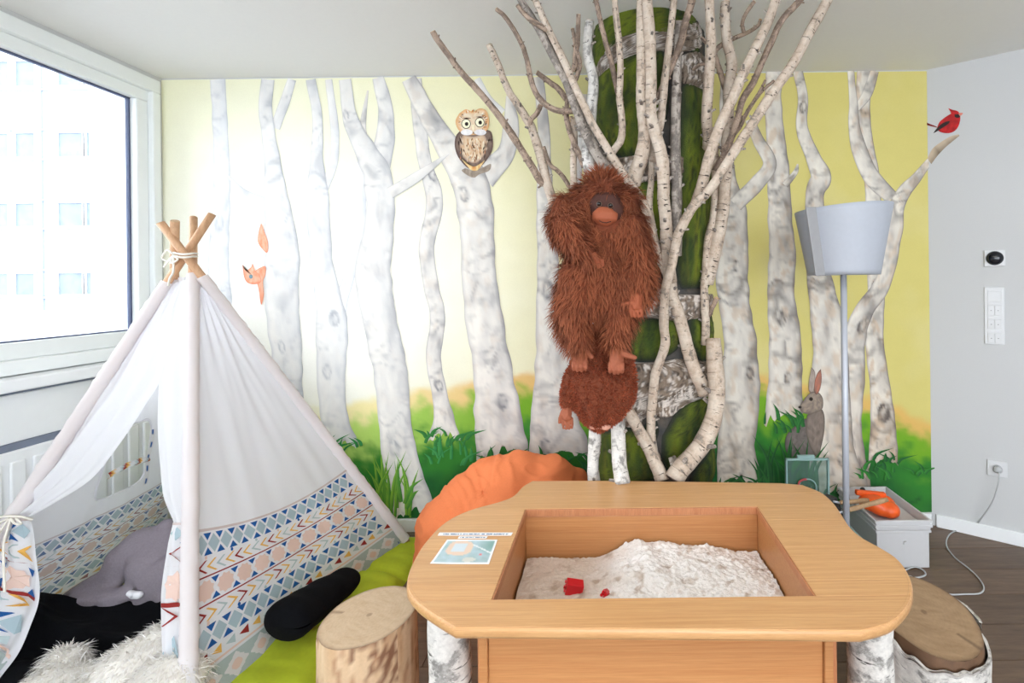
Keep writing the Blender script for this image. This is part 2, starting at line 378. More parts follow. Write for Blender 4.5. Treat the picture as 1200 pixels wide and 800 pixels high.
def ptree(pts, lay, seed, wash=0., tan=.3, n=None, dark=.5, name='painted_trunk', pf=PWL, w=9):
    """one painted trunk: a strip of paint along a centre line of (x, y, half width) in picture units on the wall"""
    L = sum(math.dist(pts[i][:2], pts[i+1][:2]) for i in range(len(pts)-1)); n = n or max(8, int(L/3.2))
    C_ = spl(pts, n); mb = MB(); m = w*2
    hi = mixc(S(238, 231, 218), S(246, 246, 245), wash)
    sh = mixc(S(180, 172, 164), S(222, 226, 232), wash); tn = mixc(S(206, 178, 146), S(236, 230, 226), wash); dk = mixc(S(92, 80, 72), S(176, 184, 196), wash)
    rk = random.Random(int(seed*10)); knots = [(rk.uniform(C_[0][1], C_[-1][1]), rk.uniform(-.5, .5), rk.uniform(6, 13)) for _ in range(int(L/210+.4))] if len(pts) > 5 else []
    vs = []; cs = []
    for j in range(n):
        x, y, hw = C_[j]; a = C_[min(j+1, n-1)][:2]-C_[max(j-1, 0)][:2]; a = a/(np.hypot(*a)+1e-6); nr = np.array((a[1], -a[0]))
        if nr[0] < 0: nr = -nr
        wl_, wr_ = (1+.10*nz(seed, y/19)), (1+.10*nz(seed+9, y/17))
        for i in range(m+1):
            t = -1+2*i/m; h = hw*(wr_ if t > 0 else wl_)
            qx, qy = x+nr[0]*h*t, y+nr[1]*h*t
            if y > 440 and j > n-4: qy += (j-n+4)*(3.2*nz(qx/5, seed)+1.5*nz(qx/2, seed)-1.5*(1-t*t)+2*abs(t))
            vs.append(pf(qx, qy, lay))
            wx, wy = 5*nz(qx/20, qy/24, seed), 9*nz(qx/18+4, qy/26, seed)
            k1 = fb((qx+wx)/15+seed, (qy+wy)/30, seed); k2 = fb((qx-wx)/10+seed*2, (qy+wy)/17, 3); k4 = fb((qx+wx)/4, (qy+wy)/13, seed)
            rg = 1-abs(nz((qx+wx*2)/30+seed, (qy+wy*1.4)/13, seed))*5; gate = sst(.0, .25, nz(qx/34+seed*3, qy/40, 5))
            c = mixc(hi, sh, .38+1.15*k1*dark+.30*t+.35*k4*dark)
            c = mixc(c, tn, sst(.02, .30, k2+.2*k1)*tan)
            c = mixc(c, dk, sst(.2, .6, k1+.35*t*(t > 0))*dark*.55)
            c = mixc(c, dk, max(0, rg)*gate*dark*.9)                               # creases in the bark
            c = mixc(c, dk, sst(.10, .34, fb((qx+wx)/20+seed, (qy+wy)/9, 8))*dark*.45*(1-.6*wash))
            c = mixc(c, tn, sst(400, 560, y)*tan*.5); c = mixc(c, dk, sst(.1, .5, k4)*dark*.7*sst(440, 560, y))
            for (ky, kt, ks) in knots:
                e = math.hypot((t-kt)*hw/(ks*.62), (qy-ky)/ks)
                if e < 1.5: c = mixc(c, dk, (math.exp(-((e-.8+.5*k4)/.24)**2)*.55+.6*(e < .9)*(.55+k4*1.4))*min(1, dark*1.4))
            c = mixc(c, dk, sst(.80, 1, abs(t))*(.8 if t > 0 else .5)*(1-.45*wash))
            cs.append(c)
    fs = [(j*(m+1)+i, j*(m+1)+i+1, (j+1)*(m+1)+i+1, (j+1)*(m+1)+i) for j in range(n-1) for i in range(m)]
    mb.add(vs, fs, cs); return mb.build(name, M['mural'], mur)
T = [ # points, layer, wash, tan, dark
 ([(255,93,9),(258,150,9),(260,220,10),(256,300,12),(258,345,13),(258,390,14)], 1, .85, .1, .35),
 ([(314,238,5),(285,225,4),(266,204,1)], 2, .7, .1, .4),
 ([(342,93,5),(334,118,6),(322,150,6)], 2, .65, .1, .5),
 ([(314,93,8),(311,130,8),(318,180,9),(323,230,14),(330,290,20),(330,350,20),(336,420,18),(336,470,19),(338,520,21)], 3, .65, .1, .5),
 ([(424,185,5),(421,260,7),(413,310,6),(402,345,8),(396,370,8)], 1, .85, .1, .3),
 ([(385,93,4),(392,150,5),(391,190,5),(379,222,6)], 2, .7, .2, .4),
 ([(364,93,6),(372,140,6),(371,190,8),(372,230,13),(376,300,13),(384,345,15),(389,385,19),(388,440,17),(392,490,16),(404,524,17)], 3, .68, .1, .45),
 ([(431,106,1),(425,150,4),(430,175,5)], 2, .4, .2, .6),
 ([(443,91,7),(452,130,9),(450,170,12),(441,200,15)], 3, .55, .2, .45),
 ([(404,93,7),(411,140,9),(428,176,13),(443,210,17),(445,260,17),(437,320,21),(446,380,20),(458,440,20),(462,490,19),(470,545,22),(482,602,29)], 4, .55, .1, .45),
 ([(457,226,7),(490,206,6),(526,180,1)], 5, .45, .1, .45),
 ([(487,92,7),(491,140,8),(498,190,8),(508,225,10),(508,250,10),(500,290,9),(506,340,9),(513,370,9),(508,420,9),(515,460,9),(520,490,12),(521,511,19)], 1, .4, .25, .65),
 ([(559,92,4),(571,115,5),(590,131,3)], 2, .6, .2, .4),
 ([(596,112,3),(599,145,9),(592,180,11),(566,208,16)], 3, .35, .2, .6),
 ([(479,92,9),(498,128,11),(520,165,14),(547,205,21),(556,240,21),(560,290,20),(562,330,21),(570,390,22),(578,440,23),(584,490,28),(588,532,30)], 4, .35, .25, .6),
 ([(631,90,6),(637,150,7),(638,210,9),(640,260,11),(643,330,14),(650,420,23),(650,480,27),(655,535,36)], 2, .3, .3, .6),
 ([(683,110,5),(676,200,6),(672,260,6)], 1, .5, .5, .3),
 ([(850,95,6),(850,150,7),(853,210,10),(858,250,17),(858,300,19),(859,345,19),(867,400,19),(868,460,23),(863,520,22),(866,566,26)], 4, .1, .5, .75),
 ([(878,140,5),(889,165,7),(902,192,8),(886,216,9),(862,240,9)], 5, .1, .5, .6),
 ([(908,82,10),(906,120,10),(909,160,11),(912,200,13),(914,250,14),(917,300,16),(915,340,16),(920,400,19),(920,450,20),(918,492,23)], 3, .1, .6, .75),
 ([(920,217,4),(932,202,3),(935,192,1)], 4, .1, .2, .8),
 ([(935,83,6),(941,115,6),(940,150,7),(953,185,9),(962,207,12),(955,230,11),(956,300,12),(963,340,16),(972,400,20),(975,470,22),(976,530,26),(984,578,34)], 5, .1, .55, .75),
 ([(1012,83,8),(1012,150,9),(1022,210,9),(1025,300,10),(1027,340,10),(1025,400,11),(1031,450,12),(1035,500,15),(1035,541,18)], 1, .05, .7, .8),
 ([(1025,83,5),(1016,110,6),(1004,127,4)], 2, .1, .5, .6),
 ([(997,83,4),(1000,120,5),(1003,160,8),(1020,205,10),(1046,232,8)], 3, .1, .4, .65),
 ([(1090,188,4),(1074,208,6),(1060,224,8),(1050,245,9),(1049,270,9),(1035,330,10),(1012,365,11),(1000,400,14),(1000,440,14),(996,500,14),(1000,565,20)], 4, .1, .5, .7),
]
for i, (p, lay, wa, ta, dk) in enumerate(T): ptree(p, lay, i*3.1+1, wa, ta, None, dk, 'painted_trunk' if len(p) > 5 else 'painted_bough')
# painted shapes: star-shaped patches of paint with a colour function
def pblob(c, outline, colf, lay, name='painted_shape', rings=7, pf=PWL, mb=None, sub=4):
    Q = spl(outline+[outline[0]], len(outline)*sub+1)[:-1]; n = len(Q); vs = [pf(c[0], c[1], lay)]; cs = [colf(c[0], c[1], 0)]; fs = []
    for r in range(1, rings+1):
        for q in Q:
            x, y = c[0]+(q[0]-c[0])*r/rings, c[1]+(q[1]-c[1])*r/rings; vs.append(pf(x, y, lay)); cs.append(colf(x, y, r/rings))
    fs += [(0, 1+i, 1+(i+1) % n) for i in range(n)]
    fs += [(1+(r-1)*n+i, 1+r*n+i, 1+r*n+(i+1) % n, 1+(r-1)*n+(i+1) % n) for r in range(1, rings) for i in range(n)]
    mb.add(vs, fs, cs)
def ell(cx, cy, rx, ry, n=10, a=0):
    return [(cx+rx*math.cos(2*PI*k/n)*math.cos(a)-ry*math.sin(2*PI*k/n)*math.sin(a), cy+rx*math.cos(2*PI*k/n)*math.sin(a)+ry*math.sin(2*PI*k/n)*math.cos(a)) for k in range(n)]
def flat(c): return lambda x, y, r: c
def mott(a, b, edge=None, fx=3, fy=8, e0=.8):
    def f(x, y, r):
        c = mixc(a, b, .5+1.2*fb(x/fx, y/fy))
        return mixc(c, edge, sst(e0, 1, r)*.85) if edge else c
    return f
owl = MB()
pblob((555,170), [(540,152),(571,152),(577,160),(577,175),(570,188),(562,196),(555,199),(546,195),(537,184),(533,172),(534,160)], mott(S(150,128,112), S(92,76,70), S(80,58,54), 3, 7), 7, mb=owl)
pblob((555,174), [(543,158),(555,160),(567,158),(571,168),(568,180),(561,189),(555,191),(547,188),(540,178),(539,166)], mott(S(232,218,190), S(214,170,128), S(160,130,116), 2.5, 7), 8, mb=owl)
pblob((554,144), [(538,133),(546,128),(554,131),(562,127),(570,130),(573,140),(572,150),(566,156),(555,158),(543,157),(536,150),(534,141)], mott(S(240,228,206), S(224,190,150), S(222,160,92), 4, 4, .7), 9, mb=owl)
pblob((550,157), ell(547,155,7,3.5), mott(S(245,242,240), S(225,220,222)), 10, mb=owl); pblob((563,156), ell(563,155,7,3.5), mott(S(245,242,240), S(225,220,222)), 10, mb=owl)
for cx, cy in ((546.2,145), (562.2,143.3)):
    pblob((cx,cy), ell(cx,cy,5.6,5.8), flat(S(60,46,38)), 10, mb=owl); pblob((cx,cy), ell(cx,cy,4.8,5), flat(S(252,248,214)), 11, mb=owl); pblob((cx+.6,cy), ell(cx+.6,cy+.2,2.1,2.3), flat(S(40,28,24)), 12, mb=owl)
pblob((554,149), [(552.5,146),(555.5,146),(556,149),(554.5,153),(552.8,149)], flat(S(250,238,205)), 12, mb=owl)
pblob((556,196), [(541,186),(548,192),(556,195),(564,191),(568,188),(562,197),(558,200),(552,199),(546,193)], mott(S(248,232,170), S(214,140,70)), 10, mb=owl)
pblob((552,204), [(545,197),(556,200),(566,196),(575,192),(573,200),(562,204),(556,208),(549,206),(541,200)], mott(S(178,164,148), S(128,112,98)), 6, mb=owl)
ro = random.Random(4)
def dab(mb, x, y, l, a, w, c, lay):
    dx, dy = math.cos(a)*l, math.sin(a)*l; mb.add([PWL(x, y, lay), PWL(x+dx*.5-dy/l*w, y+dy*.5+dx/l*w, lay), PWL(x+dx, y+dy, lay), PWL(x+dx*.5+dy/l*w, y+dy*.5-dx/l*w, lay)], [(0, 1, 2, 3)], [c]*4)
for _ in range(70):
    x, y = ro.gauss(555, 6), ro.uniform(161, 186); dab(owl, x, y, ro.uniform(3, 6), 1.57+ro.uniform(-.4, .4), .6, ro.choice([S(176,120,84), S(246,236,216), S(206,150,100), S(120,92,76)]), 9.4)
for _ in range(60):
    a = ro.uniform(0, 6.28); x, y = 554+14*math.cos(a), 143+11*math.sin(a); dab(owl, x, y, ro.uniform(2.5, 5), a+ro.uniform(-.6, .6), .6, ro.choice([S(206,134,74), S(246,236,220), S(160,120,90), S(226,176,120)]), 9.4)
for _ in range(36):
    s_ = ro.choice((-1, 1)); x, y = 555+s_*ro.uniform(14, 20), ro.uniform(158, 184); dab(owl, x-s_*(y-158)*.16, y, ro.uniform(4, 7), 1.57+s_*.25, .7, ro.choice([S(70,52,46), S(190,168,146), S(110,84,70)]), 8.6)
for cx in (546.2, 562.2): dab(owl, cx-5, 138.5 if cx < 550 else 137, 11, .0, .8, S(96, 72, 58), 12.5)
owl.build('painted_owl', M['mural'], mur, label='painted owl with round yellow eyes in the fork of a trunk')
sq = MB(); og = mott(S(238,150,112), S(246,196,168), S(232,130,92), 4, 6)
pblob((307,280), [(306,261),(310,272),(314,284),(313,296),(306,290),(302,282),(303,272)], og, 6, mb=sq)
pblob((296,323), [(284,310),(288,317),(294,313),(296,309),(299,317),(304,322),(306,330),(298,333),(290,331),(286,324)], og, 6, mb=sq)
pblob((305,318), [(298,318),(304,314),(311,312),(311,322),(308,330),(309,345),(306,357),(303,338),(300,328)], og, 5, mb=sq)
pblob((294,324), ell(294,324,2.2,2.4), flat(S(120,150,160)), 7, mb=sq)
sq.build('painted_squirrel', M['mural'], mur, label='pale orange painted squirrel peeping round a trunk')
hr = MB(); gy = mott(S(128,118,112), S(96,88,84), S(80,72,68), 3, 5)
pblob((936,515), [(944,490),(950,500),(958,520),(957,534),(940,537),(924,533),(920,520),(923,508),(932,499)], gy, 8, mb=hr)
pblob((956,505), [(946,486),(960,478),(966,486),(966,505),(962,525),(958,536),(948,520),(944,500)], mott(S(150,134,122), S(112,100,92), S(84,74,66), 3, 6), 9, mb=hr)
pblob((953,470), [(937,476),(943,467),(950,460),(958,459),(964,466),(964,478),(957,483),(946,485),(939,482)], mott(S(170,152,134), S(122,110,102), S(96,86,80), 3, 4), 10, mb=hr)
pblob((952,444), [(951,430),(955,436),(955,448),(953,460),(948,458),(948,446)], mott(S(188,172,160), S(150,136,126), S(84,70,62)), 9, mb=hr)
pblob((960,447), [(962,432),(963,444),(961,456),(957,462),(954,458),(955,446),(958,437)], mott(S(196,120,96), S(150,110,96), S(80,68,60)), 11, mb=hr)
pblob((950.5,467.5), ell(950.5,467.5,2.2,2.2), flat(S(38,28,22)), 12, mb=hr); pblob((937.5,477), ell(937.5,477,2,1.6), flat(S(50,42,40)), 12, mb=hr)
hr.build('painted_hare', M['mural'], mur, label='grey brown painted hare sitting between two trunks')
def blade(mb, pts, w, c0, c1, lay):
    Q = spl(pts, 9); vs = []; cs = []
    for j, q in enumerate(Q):
        a = Q[min(j+1, 8)]-Q[max(j-1, 0)]; a /= np.hypot(*a)+1e-6; h = w*math.sin(PI*min(1, .25+.75*(j/8)))*(1-j/8*.5)
        for t in (-1, 0, 1): vs.append(PWL(q[0]+a[1]*h*t, q[1]-a[0]*h*t, lay)); cs.append(mixc(c0, c1, .5+.5*t*.7+.2*nz(q[0], q[1])))
    mb.add(vs, [(j*3+i, j*3+i+1, j*3+i+4, j*3+i+3) for j in range(8) for i in range(2)], cs)
for (x0, x1, y0, h, n, c0, c1) in ((438, 482, 602, 70, 26, S(30,120,44), S(150,196,60)), (890, 960, 572, 60, 30, S(12,58,34), S(50,120,50)), (1000, 1085, 556, 14, 12, S(14,70,40), S(60,150,50)), (505, 560, 540, 26, 12, S(20,110,56), S(70,160,80)), (498, 548, 519, 14, 16, S(30,104,50), S(60,140,60)), (1014, 1060, 547, 14, 9, S(12,62,34), S(40,120,50)), (896, 944, 500, 20, 14, S(16,70,34), S(50,130,50)), (380, 425, 528, 18, 12, S(20,120,60), S(60,150,70)), (556, 616, 541, 15, 14, S(14,90,44), S(60,140,60)), (622, 690, 545, 16, 14, S(14,90,44), S(60,140,60)), (838, 892, 574, 16, 14, S(12,62,34), S(50,120,50)), (952, 1018, 588, 18, 14, S(12,62,34), S(50,120,50))):
    g = MB()
    for i in range(n):
        x = random.uniform(x0, x1); lean = random.uniform(-22, 26); hh = h*random.uniform(.5, 1.1); yy = y0+random.uniform(-8, 8)
        blade(g, [(x, yy), (x+lean*.25, yy-hh*.55), (x+lean, yy-hh)], random.uniform(1.4, 3), c0, c1, 13+i*.02)
    g.build('painted_grass_tuft', M['mural'], mur)
for pts in ([(474,590),(482,571),(497,560)], [(470,588),(466,560),(468,538)], [(476,596),(484,580),(491,574)]):
    g = MB(); blade(g, pts, 3, S(34,122,48), S(120,176,60), 14); g.build('painted_grass_blade', M['mural'], mur)
# the red bird and bough end on the oblique wall
def PRL(px, py, lay): return PR(px, py, .0008+lay*.0006)
bt = thing('bird_mural', 'small red crested bird painted on the white wall beside the switch', 'mural', tuple(PR(1108, 150)))
def pbough():
    Q = spl([(1089,189,4),(1096,178,5),(1106,169,4),(1116,162,3),(1124,158,1)], 14); mb = MB(); vs = []; cs = []
    for x, y, h in Q:
        for t in (-1, -.4, .3, 1): vs.append(PRL(x+.6*h*t, y+.8*h*t, 1)); cs.append(mixc(S(206,186,162), S(110,96,84), .3+.4*t+fb(x/5, y/5)))
    mb.add(vs, [(j*4+i, j*4+i+1, j*4+i+5, j*4+i+4) for j in range(13) for i in range(3)], cs); mb.build('painted_bough', M['mural'], bt)
pbough(); bb = MB(); rd_ = mott(S(208,34,36), S(150,20,26), None, 5, 5)
pblob((1111,146), [(1098,150),(1101,143),(1108,137),(1115,133),(1121,131),(1125,135),(1125,142),(1122,150),(1116,155),(1108,156),(1101,154)], rd_, 2, mb=bb, pf=PRL)
pblob((1118,132), [(1111,126.5),(1116,128.5),(1122,130),(1125,134),(1122,138),(1116,136),(1114,131)], rd_, 3, mb=bb, pf=PRL)
pblob((1090,145.5), [(1083,141.8),(1087,144),(1097,148),(1097,149),(1088,147),(1084,145)], mott(S(150,30,28), S(90,20,20)), 2, mb=bb, pf=PRL)
pblob((1103,147), [(1113,141.5),(1112,144.5),(1104,150),(1096,155),(1094,155.5),(1100,148),(1107,143)], flat(S(46,30,30)), 4, mb=bb, pf=PRL)
pblob((1122,136), [(1118.5,134),(1124,134),(1125,137),(1122,138),(1119,137)], flat(S(40,28,28)), 4, mb=bb, pf=PRL)
pblob((1126,133.3), [(1123.5,132),(1128.5,132.5),(1126,135.5),(1124,135)], flat(S(226,140,124)), 5, mb=bb, pf=PRL)
bb.build('painted_bird', M['mural'], bt)
# ------------------------------------------------------------------ the indoor tree
XT, YT, RT = .196, 2.22, .268
tree = thing('birch_tree', 'indoor tree with mossy green trunk and many bare birch branches standing behind the sand table', 'tree', (XT, YT, 0))
def cyl(px, py, r=RT):
    d = ray(px, py); A = d.x*d.x+d.y*d.y; Bq = -(d.x*XT+d.y*YT); Cq = XT*XT+YT*YT-r*r; disc = Bq*Bq-A*Cq
    t = (-Bq-math.sqrt(max(0, disc)))/A; p = O+d*t
    return math.atan2(p.x-XT, -(p.y-YT)), p.z              # theta 0 faces the camera, positive to the right
def onc(th, z, r): return Vector((XT+r*math.sin(th), YT-r*math.cos(th), z))
core = MB()
def corep(u, v):
    th = -PI+2*PI*u; z = CEIL*v; r = RT*(1.02-.03*v+.05*(1-v)**6)+.012*fb(math.sin(th)*3, math.cos(th)*3, z*3)+.006*fb(math.sin(th)*14, math.cos(th)*14, z*9)
    return onc(th, z, r)
core.grid(corep, 90, 150, lambda u, v: mixc(S(52, 56, 60), S(92, 84, 74), .5+fb(u*40, v*50)), flip=True)
M['core'] = vcm('trunk_plaster', .85, .5, 60, .3, 0, .006)
core.build('trunk', M['core'], tree, True)
M['moss'] = vcm('moss_felt', .95, .8, 260, .35, 0, .006); M['bark'] = vcm('loose_bark', .85, .7, 120, .35, 0, .006)
def patch(name, poly, mat, colf, base, bulge, rough, rows=46, cols=34, seed=0):
    q = [cyl(*p) for p in poly]; q = spl([(a, b) for a, b in q+[q[0]]], len(q)*8+1)[:-1]
    z0, z1 = q[:, 1].min(), q[:, 1].max(); mb = MB(); vs = []; cs = []
    for j in range(rows+1):
        z = z0+(z1-z0)*(.004+.992*j/rows); xs = []
        for i in range(len(q)):
            a, b = q[i], q[(i+1) % len(q)]
            if (a[1]-z)*(b[1]-z) < 0: xs.append(a[0]+(b[0]-a[0])*(z-a[1])/(b[1]-a[1]))
        lo, hi = (min(xs), max(xs)) if len(xs) > 1 else (q[:, 0].mean(),)*2
        wob = .012*nz(z*22, seed); lo += wob; hi += .012*nz(z*24, seed+4)
        ej = min(j, rows-j)/rows*(z1-z0)
        for i in range(cols+1):
            th = lo+(hi-lo)*i/cols; e = min(min(i, cols-i)/cols*(hi-lo)*RT, ej)
            d = base*(.2+.8*sst(0, .012, e))+bulge*sst(0, .07, e)+rough*fb(th*22+seed, z*30)
            vs.append(onc(th, z, RT*1.0+d+.008)); cs.append(colf(th, z, e))
    w = cols+1
    mb.add(vs, [(j*w+i, j*w+i+1, (j+1)*w+i+1, (j+1)*w+i) for j in range(rows) for i in range(cols)], cs)
    return mb.build(name, mat, tree, True)
def mossc(seed):
    def f(th, z, e):
        n = fb(th*6+seed, z*5); n2 = fb(th*30, z*22, seed); n3 = fb(th*12+3, z*3+seed)
        c = mixc(S(44, 66, 22), S(112, 128, 24), .5+n*1.5); c = mixc(c, S(110, 106, 28), sst(-.1, .4, n3)*.5); c = mixc(c, S(26, 36, 22), sst(.0, .4, n2)*.75); c = mixc(c, S(38, 50, 26), 1-sst(0, .06, e))
        return mixc(S(46, 50, 46), c, sst(0, .02, e))
    return f
def barkc(seed, white=.5):
    def f(th, z, e):
        n = fb(th*14+seed, z*34); n2 = fb(th*70, z*30, seed); n3 = fb(th*6+seed, z*9)
        c = mixc(mixc(S(150, 134, 118), S(104, 88, 74), .5+n2), S(222, 212, 202), sst(.02-white*.3, .16-white*.3, n+n3*.8)); c = mixc(c, S(52, 42, 36), sst(.02, .3, n2+.3*n)*.85)
        return c
    return f
moss = [
 [(701,18),(720,12),(760,10),(800,12),(815,30),(790,44),(760,36),(735,52),(712,72),(700,90),(697,60)],
 [(699,100),(712,84),(740,66),(776,60),(782,90),(783,130),(770,165),(758,182),(738,188),(715,176),(701,150)],
 [(796,100),(812,98),(824,112),(829,180),(830,250),(831,300),(829,334),(812,338),(793,330),(790,250),(793,160)],
 [(700,222),(740,212),(786,206),(788,250),(786,300),(760,330),(735,300),(705,260)],
 [(742,372),(775,370),(800,374),(800,398),(780,418),(752,424),(736,412)],
 [(804,374),(832,368),(832,408),(820,424),(806,400)],
 [(775,510),(800,470),(826,450),(834,458),(834,505),(812,535),(790,556),(776,545)],
 [(704,506),(738,500),(762,506),(768,540),(770,560),(726,564),(703,562)],
 [(752,500),(766,488),(772,505),(766,520),(756,516)],
 [(812,548),(834,514),(838,560),(822,566),(806,566)],
 [(806,30),(816,26),(818,60),(812,66),(806,60)]]
for i, p in enumerate(moss): patch('moss_patch', p, M['moss'], mossc(i*2.3), .006, .016, .005, 44, 30, i)
barks = [([(700,84),(708,62),(730,46),(760,36),(792,28),(816,30),(818,58),(790,62),(752,64),(722,80),(704,98)], .25),
 [[(700,184),(716,190),(740,196),(775,188),(800,186),(796,212),(760,218),(725,222),(700,214)], .75],
 [[(797,66),(816,62),(826,80),(828,112),(812,104),(797,96)], .6],
 [[(735,300),(758,330),(800,346),(832,344),(834,366),(800,376),(760,372),(728,360)], .5],
 [[(736,424),(770,424),(800,420),(834,428),(836,450),(806,464),(786,482),(762,486),(736,500),(728,470)], .55],
 [[(768,470),(796,452),(822,444),(836,452),(806,470),(786,486),(770,486)], .1]]
for i, (p, w_) in enumerate(barks): patch('bark_sheet', p, M['bark'], barkc(i*3.3, .5-w_), .012 if i < 5 else .02, .008, .014, 36, 60, i+20)
def zcap(p):                                                # branches end below the ceiling
    return p
BR = [ # path in picture units, depth from -> to, radius from -> to (picture units), bark
 ([(652,258),(649,240),(642,218),(634,186),(624,152),(620,144),(606,122),(594,102),(582,72),(573,53)], 2.06, 2.0, 7, 4, 'birch'),
 ([(640,216),(632,210),(620,190),(600,158),(580,130),(560,106),(540,84),(524,62),(512,46),(507,37)], 2.05, 1.92, 5, 3.6, 'twig'),
 ([(621,146),(622,140),(629,133),(634,123)], 2.02, 1.98, 3.5, 3, 'twig'),
 ([(637,172),(644,192),(652,199),(660,207),(667,218),(674,226)], 2.03, 2.03, 2.5, 3, 'twig'),
 ([(674,129),(656,130),(640,123),(628,109),(622,92),(616,64),(604,38),(592,20),(582,11)], 1.9, 1.88, 4.2, 2.6, 'twig'),
 ([(685,196),(680,184),(672,166),(664,140),(666,112),(673,96),(680,76),(675,56),(671,34)], 1.98, 1.9, 4, 2.4, 'twig'),
 ([(673,84),(675,60),(677,40),(678,17)], 1.95, 1.86, 4.5, 2.8, 'twig'),
 ([(672,220),(672,184),(673,160),(671,141),(668,140)], 2.0, 1.98, 4.5, 4, 'birch'),
 ([(664,116),(654,104),(645,97),(636,90),(629,85)], 1.95, 1.92, 4, 3, 'twig'),
 ([(720,212),(710,196),(700,180),(688,158),(680,140),(665,98),(652,73),(635,40),(621,18),(610,0),(603,-18)], 1.96, 1.74, 8, 4, 'birch_d'),
 ([(784,326),(768,290),(756,243),(736,212),(718,184),(692,140),(661,72),(644,37),(628,2),(620,-20)], 1.93, 1.74, 6, 4, 'birch'),
 ([(606,6),(614,16),(626,26),(642,35)], 1.76, 1.78, 2.6, 4, 'twig'),
 ([(692,205),(688,180),(691,150),(694,115),(695,91),(689,68),(689,45),(691,25)], 1.98, 1.93, 8, 6, 'birch_w'),
 ([(714,186),(718,178),(728,163),(729,140),(726,112),(727,70),(722,17),(719,-14)], 1.93, 1.76, 5, 4, 'birch'),
 ([(728,122),(722,98),(716,72),(706,35),(698,0),(695,-14)], 1.9, 1.75, 4, 3, 'twig'),
 ([(742,216),(746,200),(751,186),(756,160),(754,132),(752,104),(753,70),(752,20),(753,-16)], 1.91, 1.74, 10, 7, 'birch'),
 ([(786,330),(783,304),(781,270),(778,232),(776,186),(768,156),(763,130),(763,87),(761,35),(757,-16)], 1.93, 1.72, 9, 7, 'birch'),
 ([(766,190),(769,164),(774,142),(779,96),(784,52),(788,17),(791,-10)], 1.92, 1.76, 6, 4, 'birch'),
 ([(768,121),(775,105),(786,79),(798,49),(802,30),(809,8),(813,-10)], 1.93, 1.76, 4, 5, 'twig'),
 ([(792,300),(792,262),(793,220),(791,180),(792,140),(793,88),(796,36),(797,24)], 1.95, 1.86, 8, 5, 'birch_d'),
 ([(778,310),(768,284),(763,258),(761,240),(763,208),(764,168),(765,150)], 1.92, 1.92, 5.5, 3.5, 'birch'),
 ([(829,172),(830,162),(828,138),(830,105),(832,70),(833,44),(831,-14)], 1.98, 1.74, 7.5, 6, 'birch'),
 ([(826,404),(827,380),(826,355),(825,335),(827,318),(829,284),(836,256),(838,216),(838,176),(836,150)], 1.98, 1.98, 5.5, 4.5, 'birch'),
 ([(829,372),(834,362),(838,354),(840,349)], 1.98, 1.96, 3, 3, 'twig'),
 ([(828,332),(834,310),(842,276),(848,242),(850,210),(852,180),(854,140),(854,105),(858,74),(852,50),(850,22),(850,3)], 2.0, 1.87, 9, 6, 'birch'),
 ([(770,540),(764,522),(763,500),(764,478),(768,440),(779,405),(778,380),(779,346),(783,326),(789,304),(793,280),(800,264),(814,240),(832,222),(850,194),(880,148),(906,108),(930,74),(952,32),(970,0),(976,-14)], 1.93, 1.72, 6, 6.5, 'birch'),
 ([(815,240),(820,226),(828,196),(840,156),(860,112),(872,84),(888,52),(902,20),(912,-12)], 1.88, 1.72, 7.5, 6, 'birch'),
 ([(838,200),(846,186),(854,168),(862,148),(870,118),(882,98),(890,80),(902,54),(916,24),(936,2),(946,-12)], 1.93, 1.74, 4.5, 4, 'twig'),
 ([(850,104),(845,88),(840,72),(838,60),(850,50),(860,45),(876,38),(888,30),(891,23)], 1.98, 1.84, 4, 2.2, 'twig'),
 ([(872,38),(870,28),(874,16),(884,2)], 1.86, 1.8, 2.5, 2.4, 'twig'),
 ([(858,160),(866,150),(874,134),(880,124),(890,110),(898,102),(907,95)], 1.95, 1.9, 2.8, 2, 'twig'),
 ([(880,124),(886,114),(892,104),(897,94)], 1.93, 1.9, 2.2, 1.6, 'twig'),
 ([(845,178),(853,166),(862,156),(868,148),(871,136)], 1.9, 1.88, 2.2, 2.2, 'twig'),
 ([(826,462),(822,450),(814,434),(807,412),(803,396),(796,370),(788,348),(784,322)], 1.94, 1.93, 9, 8, 'birch'),
 ([(790,562),(797,550),(808,538),(820,524),(832,502),(839,475),(840,444),(837,420),(836,397)], 1.8, 1.93, 13, 10, 'birch'),
 ([(776,563),(772,550),(766,538),(758,520),(748,502),(737,482),(729,466)], 1.82, 1.92, 9, 7, 'birch'),
 ([(696,566),(695,540),(697,515),(697,490)], 1.83, 1.86, 8, 8, 'birch_w'),
 ([(730,568),(726,545),(725,520),(724,488)], 1.728, 1.84, 10, 9.5, 'birch_w'),
 ([(706,366),(709,352),(711,338),(710,318),(707,300)], 1.68, 1.68, 2.8, 2.4, 'birch'),
 ([(834,152),(824,44)], 2.02, 1.98, 0, 0, None),
 ([(836,58),(828,50),(822,44)], 1.94, 1.95, 3, 2, 'twig'),
 ([(812,82),(820,76),(830,74)], 1.96, 1.94, 2, 2.4, 'twig'),
 ([(698,205),(694,190),(690,176)], 2.0, 2.0, 10, 9, 'birch_d'),
]
rb = random.Random(3)
